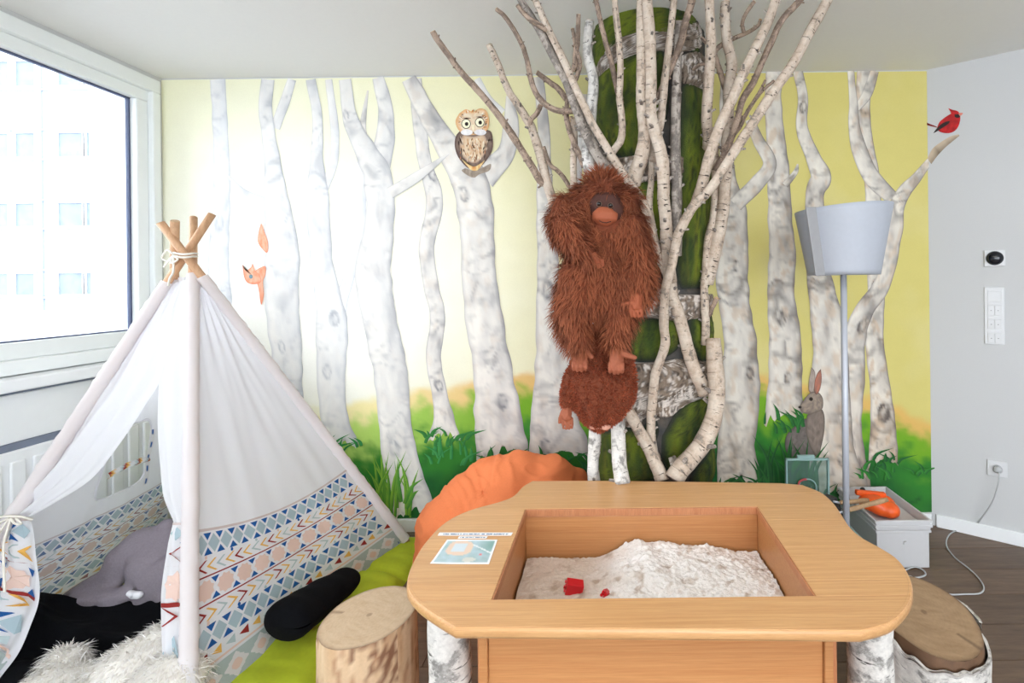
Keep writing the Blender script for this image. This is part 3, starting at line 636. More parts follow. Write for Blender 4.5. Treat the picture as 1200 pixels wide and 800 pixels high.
for bi, (pts, Y0, Y1, r0, r1, mt) in enumerate(BR):
    if not mt: continue
    q = spl(pts, len(pts)*4); n = len(q); path = []; rad = []
    for i, (x, y) in enumerate(q):
        t = i/(n-1); Y = Y0+(Y1-Y0)*t; p = P(x, y, Y)
        lim = CEIL-.012
        if p.z > lim:                                       # bend forward so that it stays under the ceiling
            Y = (lim-EYE)/ray(x, y).z; p = P(x, y, Y)
        path.append(p+Vector((.002*nz(i*.8, bi), .002*nz(i*.8, bi+7), 0))); rad.append((r0+(r1-r0)*t)*Y/FP*.92)
    L = sum((path[i+1]-path[i]).length for i in range(n-1))
    twig = mt == 'twig'
    mb = MB().tube(path, rad, 9, True, .16, bi*1.7)
    b = mb.build('birch_twig' if twig else 'birch_branch', M[mt], tree, True)
    # cut end faces and buds/knots
    k = int(L/.07); km = MB()
    for _ in range(k):
        i = rb.randrange(1, n-1); t = (path[i+1]-path[i-1]).normalized(); s = t.orthogonal().normalized(); s.rotate(Matrix.Rotation(rb.uniform(0, 6.28), 3, t))
        c = path[i]; l = rad[i]*rb.uniform(1.25, 1.9)
        km.tube([c+s*rad[i]*.6, c+(s+t*.3).normalized()*l], [rad[i]*.36, rad[i]*.2], 5)
    if k: km.build('bud', M['birch_d'] if not twig else M['twig'], b, kind='stuff')
    e = path[-1]; d = (path[-1]-path[-2]).normalized()
    MB().tube([e-d*.0005, e+d*.0012], [rad[-1]*.96]*2, 9).build('cut_end', M['cut'], b)

# ------------------------------------------------------------------ sand table
TZ = .60
tb = thing('sand_table', 'beech sand table with curvy top, sunken sand tray and birch log legs', 'table', (.05, 1.35, 0))
OUT = [(534,734),(514,722),(495,709),(483,697),(478,686),(480,670),(487,654),(500,634),(522,612),(550,598),(585,588),(602,581),(613,570),(624,563.5),(700,563),(780,564),(860,565),(915,566),(940,568),(962,577),(976,589),(986,603),(996,618),(1010,630),(1030,641),(1049,653),(1061,667),(1068,684),(1066,702),(1056,717),(1040,729),(1008,738)]
outl = [PZ(x, y, TZ) for x, y in OUT]
sp = spl([(p.x, p.y) for p in outl[:14]], 56).tolist()+[(p.x, p.y) for p in outl[14:18]]+spl([(p.x, p.y) for p in outl[18:]], 56).tolist()
HO = [PZ(x, y, TZ) for x, y in ((575,699.5),(618,593),(891,596),(957,701))]
hx0 = (HO[0].x+HO[1].x)/2; hx1 = (HO[2].x+HO[3].x)/2; hy0 = (HO[0].y+HO[3].y)/2; hy1 = (HO[1].y+HO[2].y)/2
TT = .026
def clip_poly(poly, axis, val, keep_greater):
    out = []
    for i in range(len(poly)):
        a, b = poly[i], poly[(i+1) % len(poly)]; ia = (a[axis] >= val) == keep_greater; ib = (b[axis] >= val) == keep_greater
        if ia: out.append(a)
        if ia != ib:
            t = (val-a[axis])/(b[axis]-a[axis]); out.append([a[0]+(b[0]-a[0])*t, a[1]+(b[1]-a[1])*t])
    return out
def slab(poly, z0, z1, name, mat, parent, bev=.004, group=None):
    bm = bmesh.new(); pv = []
    for p in poly:
        if not pv or math.dist(p, pv[-1]) > .0015: pv.append(p)
    if math.dist(pv[0], pv[-1]) < .0015: pv.pop()
    vs = [bm.verts.new((p[0], p[1], z1)) for p in pv]; f = bm.faces.new(vs)
    if f.normal.z == 0: f.normal_update()
    r = bmesh.ops.extrude_face_region(bm, geom=[f]); 
    for g in r['geom']:
        if isinstance(g, bmesh.types.BMVert): g.co.z = z0
    bmesh.ops.recalc_face_normals(bm, faces=bm.faces)
    me = bpy.data.meshes.new(name); bm.to_mesh(me); bm.free()
    return link(name, me, mat, parent)
ym = lambda py: PZ(720, py, TZ).y
cuts = [ym(760), hy0, ym(682), ym(642), ym(611), hy1, ym(580), ym(540)]
rim = .0016
for i in range(len(cuts)-1):
    poly = clip_poly(clip_poly([list(p) for p in sp], 1, cuts[i], True), 1, cuts[i+1], False)
    mid = (cuts[i]+cuts[i+1])/2
    polys = [poly] if not (hy0 < mid < hy1) else [clip_poly(poly, 0, hx0, False), clip_poly(poly, 0, hx1, True)]
    for q in polys:
        o = slab(q, TZ-TT, TZ, 'top_board', M['beech'], tb)
        bv = o.modifiers.new('b', 'BEVEL'); bv.width = .0005; bv.segments = 1; bv.limit_method = 'ANGLE'
# rounded moulding along the outer edge
cen = (sum(p[0] for p in sp)/len(sp), sum(p[1] for p in sp)/len(sp))
eb = MB(); m = len(sp); prof = [(-.001, 0.0004), (.004, -.0008), (.0075, -.004), (.009, -.009), (.009, -.019), (.006, -.025), (-.001, -.026)]
vs = []
for i in range(m):
    a, b = sp[i-1], sp[(i+1) % m]; tx, ty = b[0]-a[0], b[1]-a[1]; l = math.hypot(tx, ty); nx, ny = -ty/l, tx/l
    if (sp[i][0]-cen[0])*nx+(sp[i][1]-cen[1])*ny < 0: nx, ny = -nx, -ny
    for d, z in prof: vs.append((sp[i][0]+nx*(d-.006), sp[i][1]+ny*(d-.006), TZ+z))
np_ = len(prof); eb.add(vs, [(i*np_+j, ((i+1) % m)*np_+j, ((i+1) % m)*np_+j+1, i*np_+j+1) for i in range(m) for j in range(np_-1)])
eb.build('rounded_edge', M['beech'], tb, True)
# tray
bz = .26
def board(lo, hi, mat='beech_d', name='tray_board', bev=.002): return MB().box(lo, hi).build(name, M[mat], tb, mods=[('bevel', bev, 2)])
board((hx0-.02, hy0-.04, bz), (hx0, hy1+.02, TZ-TT)); board((hx1, hy0-.04, bz), (hx1+.02, hy1+.02, TZ-TT))
board((hx0, hy1, bz), (hx1, hy1+.02, TZ-TT)); board((hx0, hy0-.03, bz), (hx1, hy0-.01, TZ-TT)); board((hx0-.02, hy0-.04, bz-.02), (hx1+.02, hy1+.02, bz), name='tray_floor')
# lining strip at the top of the tray
for lo, hi in (((hx0, hy1-.006, TZ-.024), (hx1, hy1, TZ-.001)), ((hx0, hy0, TZ-.024), (hx0+.005, hy1, TZ-.001)), ((hx1-.005, hy0, TZ-.024), (hx1, hy1, TZ-.001))):
    board(lo, hi, 'beech_r', 'rim_strip', .0015)
# body: front panel of boards, corner posts
fy = PZ(700, 700, TZ).y-.03
fx0, fx1 = P(572, 760, fy).x, P(968, 760, fy).x; px0, px1 = P(560, 760, fy).x, P(980, 760, fy).x
zs = [TZ-TT-.002, .502, .425, .335, .245, .15, .05]
for i in range(len(zs)-1): board((fx0, fy, zs[i+1]+.0006), (fx1, fy+.018, zs[i]), 'beech', 'front_board', .0012)
board((px0, fy-.004, .03), (fx0, fy+.02, TZ-TT), 'beech_r', 'corner_post'); board((fx1, fy-.004, .03), (px1, fy+.02, TZ-TT), 'beech_r', 'corner_post')
board((px0, fy+.02, .03), (px0+.018, hy1+.06, TZ-TT), 'beech_d', 'side_panel'); board((px1-.018, fy+.02, .03), (px1, hy1+.06, TZ-TT), 'beech_d', 'side_panel'); board((px0, hy1+.06, .03), (px1, hy1+.078, TZ-TT), 'beech_d', 'back_panel')
def log_leg(px, Y, r, seed):
    c = P(px, 750, Y); path = [Vector((c.x+.004*nz(seed, i), Y+.004*nz(seed+4, i), (TZ-TT)*i/14)) for i in range(15)]
    MB().tube(path, [r*(1+.05*nz(seed+9, i*.7)) for i in range(15)], 22, True, .10, seed).build('log_leg', M['birch_w'] , tb, True)
log_leg(527, 1.17, .052, 1.3); log_leg(1019, 1.17, .052, 5.1); log_leg(660, 1.60, .05, 8.2); log_leg(920, 1.66, .05, 3.3)
# sand
M['sand'] = vcm('play_sand', .95, .8, 130, .12, 0, .006)
sd = MB(); i_ = .0065
def sandp(u, v):
    x = hx0+i_+(hx1-hx0-2*i_)*u; y = hy0-.008+(hy1-i_-hy0+.006)*v
    h = .440+.03*math.exp(-((u-.50)/.16)**2-((v-.9)/.35)**2)+.028*sst(.30, .5, u)-.014*sst(.75, .98, u)*sst(.5, 1, v)+.012*math.exp(-((u-.8)/.12)**2-((v-.75)/.3)**2)
    h += .016*math.sin((u*1.0+v*.35)*34+3*nz(u*4, v*4))*sst(.34, .5, u)*(1-sst(.55, .8, u))*.35
    h += .014*fb(u*5, v*4)+.009*fb(u*16, v*12)*(.4+.6*sst(.3, .45, u))+.008*max(0, nz(u*48, v*34))*sst(.28, .42, u)+.004*nz(u*80, v*55)
    return Vector((x, y, h))
sd.grid(sandp, 210, 150, lambda u, v: mixc(mixc(S(222, 208, 194), S(242, 238, 234), sst(.22, .46, u+.12*fb(u*7, v*7))), S(176, 152, 130), sst(.1, .45, fb(u*18, v*13))*.7))
so = sd.build('play_sand', M['sand'], None, True, label='heaped pale sand filling the tray of the table', category='sand', kind='stuff')
M['red'] = pm('red_plastic', S(204, 24, 36), .3, 20, .03, 0)
def toyblock(c, w, d, h, rz, n, label, tilt=(0, 0)):
    R = Matrix.Rotation(rz, 4, 'Z') @ Matrix.Rotation(tilt[0], 4, 'X') @ Matrix.Rotation(tilt[1], 4, 'Y'); Mx = Matrix.Translation(c) @ R
    o = thing('toy_block', label, 'toy', tuple(c)); o2 = MB().box((-w/2, -d/2, -h/2), (w/2, d/2, h/2), Mx).build('block_body', M['red'], o, mods=[('bevel', .002, 2)])
    mb = MB()
    for i in range(n):
        for j in range(2):
            x, y = -w/2+w*(i+.5)/n, -d/2+d*(j+.5)/2
            mb.tube([Mx @ Vector((-w/2+.0, y, -h/2+h*(i+.5)/n)), Mx @ Vector((-w/2-.005, y, -h/2+h*(i+.5)/n))], .004, 10)
    mb.build('stud', M['red'], o)
a = PZ(673, 688, .455); toyblock(a, .05, .03, .034, .12, 2, 'larger red toy brick lying in the sand', (.1, .25))
a = PZ(710, 696, .45); toyblock(a, .024, .02, .02, .9, 2, 'tiny red toy brick half buried at the front rim', (.4, .5))
# laminated photo card and two paper strips
def on_top(px, py): return PZ(px, py, TZ)
def sheet(name, pts, label, cat, colfn, z=.0012, nu=40, nv=26, curl=0):
    q = [on_top(*p) for p in pts]; o = MB()
    f = lambda u, v: q[0].lerp(q[1], u).lerp(q[3].lerp(q[2], u), v)+Vector((0, 0, z+curl*max(0, v-.8)*max(0, .35-u)))
    o.grid(f, nu, nv, colfn); return o.build(name, M['card'], None, False, [('solid', .0006, 1)], label=label, category=cat)
M['card'] = vcm('laminated_print', .22, 0, 60, .01)
def cardc(u, v):
    if u < .035 or u > .965 or v < .05 or v > .93: return S(238, 242, 246)
    c = mixc(S(190, 212, 226), S(160, 186, 188), .5+fb(u*5, v*4)); c = mixc(c, S(116, 160, 148), sst(.55, .95, u)*(1-sst(.3, .7, v))*.8)
    c = mixc(c, S(150, 170, 166), sst(.55, 1, v)*sst(.2, .5, u)*.6)
    if abs((u-.35)/.24)**3+abs((v-.36-.1*(u-.35))/.3)**3 < 1: c = S(226, 200, 180)
    if abs(u-.33) < .13 and abs(v-.34) < .17: c = S(206, 218, 226)
    if ((u-.62)/.12)**2+((v-.84)/.09)**2 < 1: c = S(206, 208, 200)
    if abs((v-.2)-(u-.55)*.9) < .025 and u > .55: c = S(222, 230, 230)
    if abs(u-.78) < .03 and abs(v-.62) < .04: c = S(220, 130, 130)
    return c
sheet('photo_card', [(524,632.5),(583,632.5),(573,661),(504,661)], 'laminated photo card with a curled corner taped to the table top', 'card', cardc, curl=.02)
def textc(seed, n):
    def f(u, v):
        if .3 < v < .72 and .06 < u < .95 and nz(u*n, seed) > -.22 and nz(u*n*3, v*4, seed) > -.35: return S(110, 124, 150)
        return S(244, 246, 248)
    return f
sheet('paper_strip', [(515,624.2),(601,624.2),(599,627.6),(513,627.6)], 'longer paper strip with a line of small print above the photo card', 'paper', textc(1, 60), nu=150, nv=7)
sheet('paper_strip', [(538,628.6),(571.5,628.6),(570,631),(536.5,631)], 'shorter paper strip with a line of small print above the photo card', 'paper', textc(2, 24), nu=80, nv=7)

# ------------------------------------------------------------------ stumps
def stump(name, label, cx, cy, rx, ry, rz, h, sidemat, capmat, seed, bark=None, tilt=0):
    o = thing(name, label, 'stump', (cx, cy, 0)); R = Matrix.Rotation(rz, 3, 'Z'); n = 72
    def rr(a, s=1): return 1+.03*s*nz(math.cos(a)*1.5+seed, math.sin(a)*1.5)+.012*s*nz(math.cos(a)*5, math.sin(a)*5+seed)
    def pt(a, z, k): 
        q = R @ Vector((rx*math.cos(a)*rr(a)*k, ry*math.sin(a)*rr(a)*k, 0)); return Vector((cx+q.x, cy+q.y, z+tilt*q.x))
    sdm = MB(); sdm.grid(lambda u, v: pt(2*PI*u, h*(v if v < 1 else 1)*1.0 if v < .97 else h*(.97+(v-.97)), (1+.015*nz(u*40+seed, v*3)+.03*(1-v))*(1 if v < .985 else .985)), n, 24, lambda u, v: sidemat[1](u, v))
    body = sdm.build('trunk_body', sidemat[0], o, True)
    tp = MB(); tp.grid(lambda u, v: pt(2*PI*u, h+.0005, .985*v+.001), n, 26, lambda u, v: capmat(u, v)); tp.build('sawn_top', M['saw'], o, True)
    if bark:
        k0, k1, zt = bark; bm = MB()
        bm.grid(lambda u, v: pt(2*PI*u, (zt+.022*nz(u*9, seed)+.012*nz(u*30, seed))*min(1, v*1.25) if v < .8 else zt+.022*nz(u*9, seed)+.012*nz(u*30, seed), (k1+.03*nz(u*14, v*6)) if v < .9 else k0), n*2, 30, None, uvf=None)
        for i in range(len(bm.uv)): bm.uv[i] = (abs(bm.uv[i][0]*2-1)*3, bm.uv[i][1]*.4)
        bm.build('bark', M['birch_w'], o, True)
    return o
M['saw'] = vcm('sawn_wood', .75, .25, 160, .12, 0, .002); M['peeled'] = vcm('peeled_wood', .7, .25, 90, .12, 0, .002)
def sawc(c0, c1, dk, seed, gap=.93):
    def f(u, v):
        c = mixc(c0, c1, .5+.10*math.sin(v*70+2*nz(u*6, seed))+fb(math.cos(u*6.28)*v*3, math.sin(u*6.28)*v*14, seed)*.9)
        if abs(nz(u*26, seed)) < .022*(v-.2): c = mixc(c, dk, .7)
        if v < .05: c = mixc(c, dk, .5)
        return mixc(c, dk, sst(gap, 1, v)*.6)
    return f
def peelc(u, v):
    n = fb(u*30, v*1.4); n2 = fb(u*46, v*4)
    c = mixc(S(226, 200, 166), S(196, 156, 116), .4+n); 
    c = mixc(c, S(160, 112, 78), sst(.0, .3, n2)*.7); c = mixc(c, S(124, 82, 58), sst(.12, .2, fb(u*60, v*14)*.6+.8*nz(u*5+3, v*2))*.9)
    return c
stump('tree_stump', 'peeled pale log stump standing beside the tent', -.735, 1.385, .126, .138, -.5, .36, (M['peeled'], peelc), sawc(S(208, 184, 154), S(190, 162, 130), S(120, 92, 70), 1.1), 2.2)
stump('tree_stump', 'birch stump with loose white bark beside the lamp cable', .945, 1.405, .135, .19, -.32, .335, (M['peeled'], lambda u, v: mixc(S(120, 88, 62), S(84, 60, 44), .5+fb(u*20, v*5))), sawc(S(184, 154, 120), S(160, 130, 98), S(96, 72, 54), 3.7), 5.5, (1.05, 1.10, .315))
# ------------------------------------------------------------------ the tent
tent = thing('play_tent', 'white cotton play tent with wooden poles and a coloured geometric print round its lower half', 'tent', (-1.7, 1.87, 0))
BASE = dict(F=Vector((-1.18, 1.27, 0)), R=Vector((-1.03, 2.36, 0)), B=Vector((-2.30, 2.40, 0)), L=Vector((-2.22, 1.35, 0)))
TOP = dict(F=P(226.5, 255, 1.98), R=P(188, 261, 1.80), B=P(205, 259, 1.81), L=P(248.5, 251, 1.96))
def pole(k, t): return BASE[k].lerp(TOP[k], t)
for k in 'FRBL':
    q = [pole(k, i/12) for i in range(13)]
    MB().tube(q, .0145, 16).build('tent_pole', M['pole'], tent, True)
    d = (q[-1]-q[0]).normalized(); MB().tube([q[-1]-d*.001, q[-1]+d*.001], .0138, 16).build('pole_end', M['cut'], tent)
def pole_t(k, py):                                          # parameter of the pole at a picture height
    lo, hi = 0, 1
    for _ in range(40):
        m_ = (lo+hi)/2
        if proj(pole(k, m_))[1] > py: lo = m_
        else: hi = m_
    return lo
CW = S(246, 246, 250)
tTop = {k: pole_t(k, y) for k, y in (('F', 322), ('R', 324), ('L', 331), ('B', 325))}
def sleeve(k, t0):
    n = 90; path = []; rad = []
    for i in range(n+1):
        t = tTop[k]+(t0-tTop[k])*i/n; path.append(pole(k, t)); rad.append(.0205+.0026*nz(i*.55, ord(k))+.005*max(0, nz(i*1.3, ord(k)+3))+.003*i/n)
    mb = MB(); mb.col = CW; mb.tube(path, rad, 14, False, .10, ord(k)); mb.build('pole_sleeve', M['cloth'], tent, True)
hemF, hemR = pole_t('F', 846), pole_t('R', 632)
sleeve('F', .03); sleeve('R', hemR); sleeve('L', .05); sleeve('B', .06)
apex = Vector((-1.759, 1.893, 1.44))
def face(k0, k1, b0, b1, sag, seed, inward):
    """cloth between two poles; w runs from the top (0) to the hem (1)"""
    A0, A1 = BASE[k0], BASE[k1]; nrm = (A1-A0).cross(apex-A0).normalized()
    if nrm.dot(Vector((-1.68, 1.85, .5))-A0) < 0: nrm = -nrm
    def f(u, w):
        p = pole(k0, tTop[k0]+(b0-tTop[k0])*w).lerp(pole(k1, tTop[k1]+(b1-tTop[k1])*w), u)
        width = w
        d = sag*math.sin(PI*u)*width*(.4+.6*w)+(.010*nz(u*6+seed, w*2.2)+.006*nz(u*13+seed, w*4))*min(1, w*3)*math.sin(PI*u)**.5
        d += .006*math.sin(u*40+w*4)*math.exp(-((w-.1)/.2)**2)*math.sin(PI*u)
        return p+nrm*d
    return f, nrm
fFR, nFR = face('F', 'R', hemF, hemR, .045, 1.2, 1)
fLB, nLB = face('L', 'B', .06, .06, .03, 4.1, 1)
fBR, nBR = face('R', 'B', .06, .06, .03, 7.7, 1)
MB().grid(fFR, 60, 60, lambda u, w: CW).build('tent_panel', M['cloth'], tent, True)
MB().grid(fBR, 30, 30, lambda u, w: CW).build('tent_panel', M['cloth'], tent, True)
# back panel with a window opening
gb = MB(); gb.grid(fLB, 80, 80, lambda u, w: CW)
def inwin(u, v):
    a, b = (u-.60)/.17, (v-.575)/.115; return abs(a)**5+abs(b)**5 < 1
keep = []
for f in gb.f:
    i = f[0]; u, v = (i % 81)/80, (i//81)/80
    if not inwin(u+.006, v+.006): keep.append(f)
gb.f = keep; gb.build('tent_panel', M['cloth'], tent, True)
rim_ = []
for k in range(61):
    a = 2*PI*k/60; c, s_ = math.cos(a), math.sin(a); u = .60+.17*math.copysign(abs(c)**.4, c); v = .575+.115*math.copysign(abs(s_)**.4, s_); rim_.append(fLB(u, v)+nLB*.001)
mb = MB(); mb.col = CW; mb.tube(rim_, .004, 8, False); mb.build('window_binding', M['cloth'], tent, True)
# printed pattern, each shape a flat patch laid on the cloth
BL, GB, BE, RD, YE, AQ = S(34, 96, 166), S(182, 202, 210), S(240, 214, 202), S(156, 48, 44), S(238, 190, 100), S(194, 210, 212)
def patt(Ln, H):
    out = []; R_ = lambda a, b: (a*H, b*H)
    def strip(y0, y1, c):
        n = max(4, int(Ln/.03))
        for i in range(n): out.append((c, [(Ln*i/n, y0), (Ln*(i+1)/n, y0), (Ln*(i+1)/n, y1), (Ln*i/n, y1)]))
    def poly(c, *p): out.append((c, list(p)))
    def disc(c, x, y, r, n=9): out.append((c, [(x+r*math.cos(2*PI*k/n), y+r*math.sin(2*PI*k/n)) for k in range(n)]))
    strip(0, .018*H, S(220, 206, 204))
    def diamonds(y0, y1, p=.074):
        h = y1-y0; m = (y0+y1)/2; n = int(Ln/p)+1
        for i in range(n):
            x = p*(i+.5)
            if x+p*.45 > Ln: break
            poly(GB, (x, y0+h*.02), (x+p*.47, m), (x, y1-h*.02), (x-p*.47, m))
            xx = x+p/2
            if xx+p*.2 < Ln:
                poly(BL, (xx-p*.32, y0-h*.03), (xx+p*.32, y0-h*.03), (xx, y0+h*.33)); poly(BL, (xx-p*.32, y1+h*.03), (xx, y1-h*.33), (xx+p*.32, y1+h*.03))
    def dots(y, p=.15, c=BE):
        for i in range(int(Ln/p)): disc((c, BL, AQ)[i % 3], p*(i+.4), y, H*.014)
    def chevrons(y0, y1, p=.052, d=1):
        m = (y0+y1)/2; h = (y1-y0)/2; wv = p*.24
        for i in range(int(Ln/p)):
            x = p*(i+.2); c = (RD, YE, AQ, AQ)[i % 4] if i % 4 != 3 else YE
            if x+p*1.1 > Ln: break
            xa, xb = (x+p*.85, x) if d > 0 else (x, x+p*.85)
            s_ = 1 if d > 0 else -1
            poly(c, (xb, m), (xa, y0), (xa+s_*wv, y0), (xb+s_*wv*1.3, m)); poly(c, (xb, m), (xb+s_*wv*1.3, m), (xa+s_*wv, y1), (xa, y1))
    def sun(y0, y1, p=.105):
        m = (y0+y1)/2; h = (y1-y0)/2
        for i in range(int(Ln/p)+1):
            x = p*(i+.5)
            if x+p*.4 > Ln: break
            out.append((BE, [(x+(h*.98 if k % 2 else h*.8)*math.cos(PI*k/9)*min(1.35, p*.47/h), m+(h*.98 if k % 2 else h*.8)*math.sin(PI*k/9)) for k in range(18)]))
            xx = x+p/2
            if xx+p*.14 < Ln: poly(BL, (xx-p*.2, m-h*.98), (xx+p*.2, m-h*.98), (xx, m-h*.4)); poly(BL, (xx-p*.2, m+h*.98), (xx, m+h*.4), (xx+p*.2, m+h*.98))
    def tris(y0, y1, p=.062):
        for i in range(int(Ln/p)):
            x = p*(i+.15); 
            if x+p*.7 > Ln: break
            poly((RD, YE, AQ)[i % 3], (x, (y0+y1)/2), (x+p*.7, y0), (x+p*.7, y1))
    def aztec(y0, y1, p=.115):
        m = (y0+y1)/2; h = (y1-y0)/2; strip(y0, y1, S(188, 200, 198))
        for i in range(int(Ln/p)+1):
            x = p*(i+.5)
            if x+p*.48 > Ln: break
            st = [(0, -1), (.14, -.7), (.14, -.62), (.3, -.42), (.3, -.3), (.46, -.06), (.46, .06), (.3, .3), (.3, .42), (.14, .62), (.14, .7), (0, 1)]
            pts = [(x+a*p, m+b*h*.92) for a, b in st]+[(x-a*p, m+b*h*.92) for a, b in st[::-1][1:-1]]
            out.append((S(240, 236, 236), pts)); poly(BE, (x-p*.2, m-h*.1), (x-p*.06, m-h*.38), (x+p*.06, m-h*.38), (x+p*.2, m-h*.1), (x+p*.2, m+h*.1), (x+p*.06, m+h*.38), (x-p*.06, m+h*.38), (x-p*.2, m+h*.1))
            xx = x+p/2
            if xx+p*.1 < Ln: poly(BL, (xx-p*.1, y1), (xx, y1-h*.4), (xx+p*.1, y1))
    diamonds(.035*H, .17*H); dots(.188*H); chevrons(.205*H, .285*H); strip(.30*H, .309*H, RD); sun(.32*H, .455*H); strip(.465*H, .474*H, RD)
    chevrons(.49*H, .565*H, d=-1); dots(.58*H); diamonds(.595*H, .715*H); tris(.735*H, .79*H); strip(.805*H, .818*H, BE); aztec(.835*H, .995*H)
    return out
def printed(fn, Ln, H, nrm, name, off=.0018, ground=True, u0=0, u1=1, side=-1, mat='print', pale=0):
    mb = MB(); layer = 0
    for i, (c, p) in enumerate(patt(Ln, H)):
        c = mixc(c, S(222, 228, 240), pale)
        cx = sum(a for a, b in p)/len(p); cy = sum(b for a, b in p)/len(p)
        o_ = off+(.0006 if c in (BE, S(240, 236, 236)) else 0)+(.0012 if len(p) == 8 else 0)
        q = []
        for j in range(len(p)):                             # edges split so that they follow the cloth
            a, b = p[j], p[(j+1) % len(p)]; n = max(1, int(math.dist(a, b)/.03))
            q += [(a[0]+(b[0]-a[0])*s/n, a[1]+(b[1]-a[1])*s/n) for s in range(n)]
        vs = [fn(u0+(u1-u0)*min(1, max(0, a/Ln)), min(1, max(0, b/H)))+nrm*side*o_ for a, b in [(cx, cy)]+q]
        mb.add(vs, [(0, 1+j, 1+(j+1) % len(q)) for j in range(len(q))], [c]*len(vs))
    return mb.build(name, M[mat], tent, kind='stuff') if False else mb.build(name, M[mat], tent)
# print band limits as cloth parameters
wF0 = (pole_t('F', 622)-tTop['F'])/(hemF-tTop['F']); wR0 = (pole_t('R', 547)-tTop['R'])/(hemR-tTop['R'])
bandFR = lambda u, w: fFR(u, (wF0+(wR0-wF0)*u+.035*math.sin(PI*u)*(1-w))*(1-w)+w)
printed(bandFR, 1.18, .52, nFR, 'printed_band', u0=.02, u1=.985)
bandLB = lambda u, w: fLB(u, .74*(1-w)+w)
printed(bandLB, 1.15, .5, nLB, 'printed_band', side=1, u0=.02, u1=.98, pale=.25)
bandBR = lambda u, w: fBR(u, .68*(1-w)+w)
printed(bandBR, 1.2, .5, nBR, 'printed_band', side=1, u0=.02, u1=.98, pale=.25)
# curtains of the entrance, hung in the plane of the two front poles
pF, pL = BASE['F'], BASE['L']; nFL = (pF-pL).cross(apex-pL).normalized()
if nFL.y > 0: nFL = -nFL
def FLp(x, y, d=0): return PP(x, y, pL, nFL)+nFL*d
def curtain(rows, name, seed, folds=5, amp=.012, nu=36, nv=50, col=CW, d0=.0):
    R_ = spl(rows, nv+1)                                    # rows: x0, y0, x1, y1 from top to bottom
    def f(u, v):
        r = R_[int(round(v*nv))]; x = r[0]+(r[2]-r[0])*u; y = r[1]+(r[3]-r[1])*u
        wd = math.hypot(r[2]-r[0], r[3]-r[1])
        return FLp(x, y, d0+amp*math.sin(u*folds*PI+seed+v*2)*min(1, .3+v)*math.sin(PI*u)**.4+.006*nz(u*5+seed, v*5))
    MB().grid(f, nu, nv, lambda u, v: col).build(name, M['cloth'], tent, True); return f
curtain([(197,334,214,330),(168,378,201,372),(134,425,189,440),(108,466,168,478),(78,507,140,520),(48,548,108,560),(20,584,66,588),(2,606,36,605)], 'entrance_curtain', 1.0, 6, .012)
curtain([(206,331,226,326),(197,375,226,375),(187,430,226,430),(185,490,226,490),(187,540,226,540),(192,582,226,580),(203,612,226,612)], 'entrance_curtain', 2.2, 4, .008, 20)
fcl = curtain([(-8,612,36,606),(-26,630,41,640),(-40,660,46,688),(-52,690,38,728),(-60,720,20,768),(-66,745,-2,797)], 'entrance_curtain', 3.3, 5, .02)
fcr = curtain([(202,612,226,612),(196,640,226,640),(190,690,226,690),(190,745,226,745),(193,810,226,810),(196,850,226,850)], 'entrance_curtain', 4.4, 4, .012, 18)
printed(lambda u, w: fcl(u, w), .225, .46, nFL, 'printed_band', side=1, u0=.02, u1=.98, off=.004)
printed(lambda u, w: fcr(u, w), .105, .46, nFL, 'printed_band', side=1, u0=.03, u1=.97, off=.004)
def cordt(pts, r=.0028, name='cord'):
    q = spl([tuple(p) for p in pts], len(pts)*7); return MB().tube([Vector(p) for p in q], r, 7).build(name, M['cord'], tent, True)
cordt([FLp(-14,622,.03), FLp(10,606,.035), FLp(34,604,.03), FLp(38,609,.0)], .004)
for e in ([(26,606),(18,618),(10,632),(12,660)], [(28,606),(24,620),(20,640),(22,690)], [(26,606),(14,612),(6,622),(-6,636)], [(28,606),(33,612),(40,612),(34,606)]): cordt([FLp(x, y, .035) for x, y in e], .0034)
ap = [P(204, 296, 1.83), P(214, 298, 1.80), P(226, 297, 1.82), P(231, 297, 1.9), P(222, 296, 1.98), P(206, 298, 1.96), P(201, 297, 1.88), P(204, 296, 1.83)]
cordt(ap, .0042); cordt([p+Vector((0, 0, -.012)) for p in ap], .0042)
for e in ([(203,298),(196,293),(190,302),(198,306),(203,299)], [(203,299),(208,304),(200,308),(203,299)], [(203,299),(197,306),(192,313)], [(203,299),(203,318),(199,326),(197,335)]): cordt([P(x, y, 1.79) for x, y in e], .0036)
# rolled-up window flap with its printed tie
mb = MB(); wv = lambda u, v: fLB(.47+.29*u, .60-.012*math.sin(u*PI)+.02*v)+nLB*(.006+.012*math.sin(PI*v))
mb.grid(wv, 24, 6, lambda u, v: (RD, YE, S(238,238,240), S(238,238,240), AQ)[int(u*14.9+v*2) % 5]); mb.build('window_flap', M['print'], tent, True)
st = MB(); st.grid(lambda u, v: fLB(.735+.035*u, .50+.2*v)+nLB*(.014+.003*math.sin(v*9)), 5, 30, lambda u, v: (BL if (v*4.5) % 1 < .35 and .2 < u < .8 else S(238,236,238))); st.build('flap_tie', M['print'], tent, True)

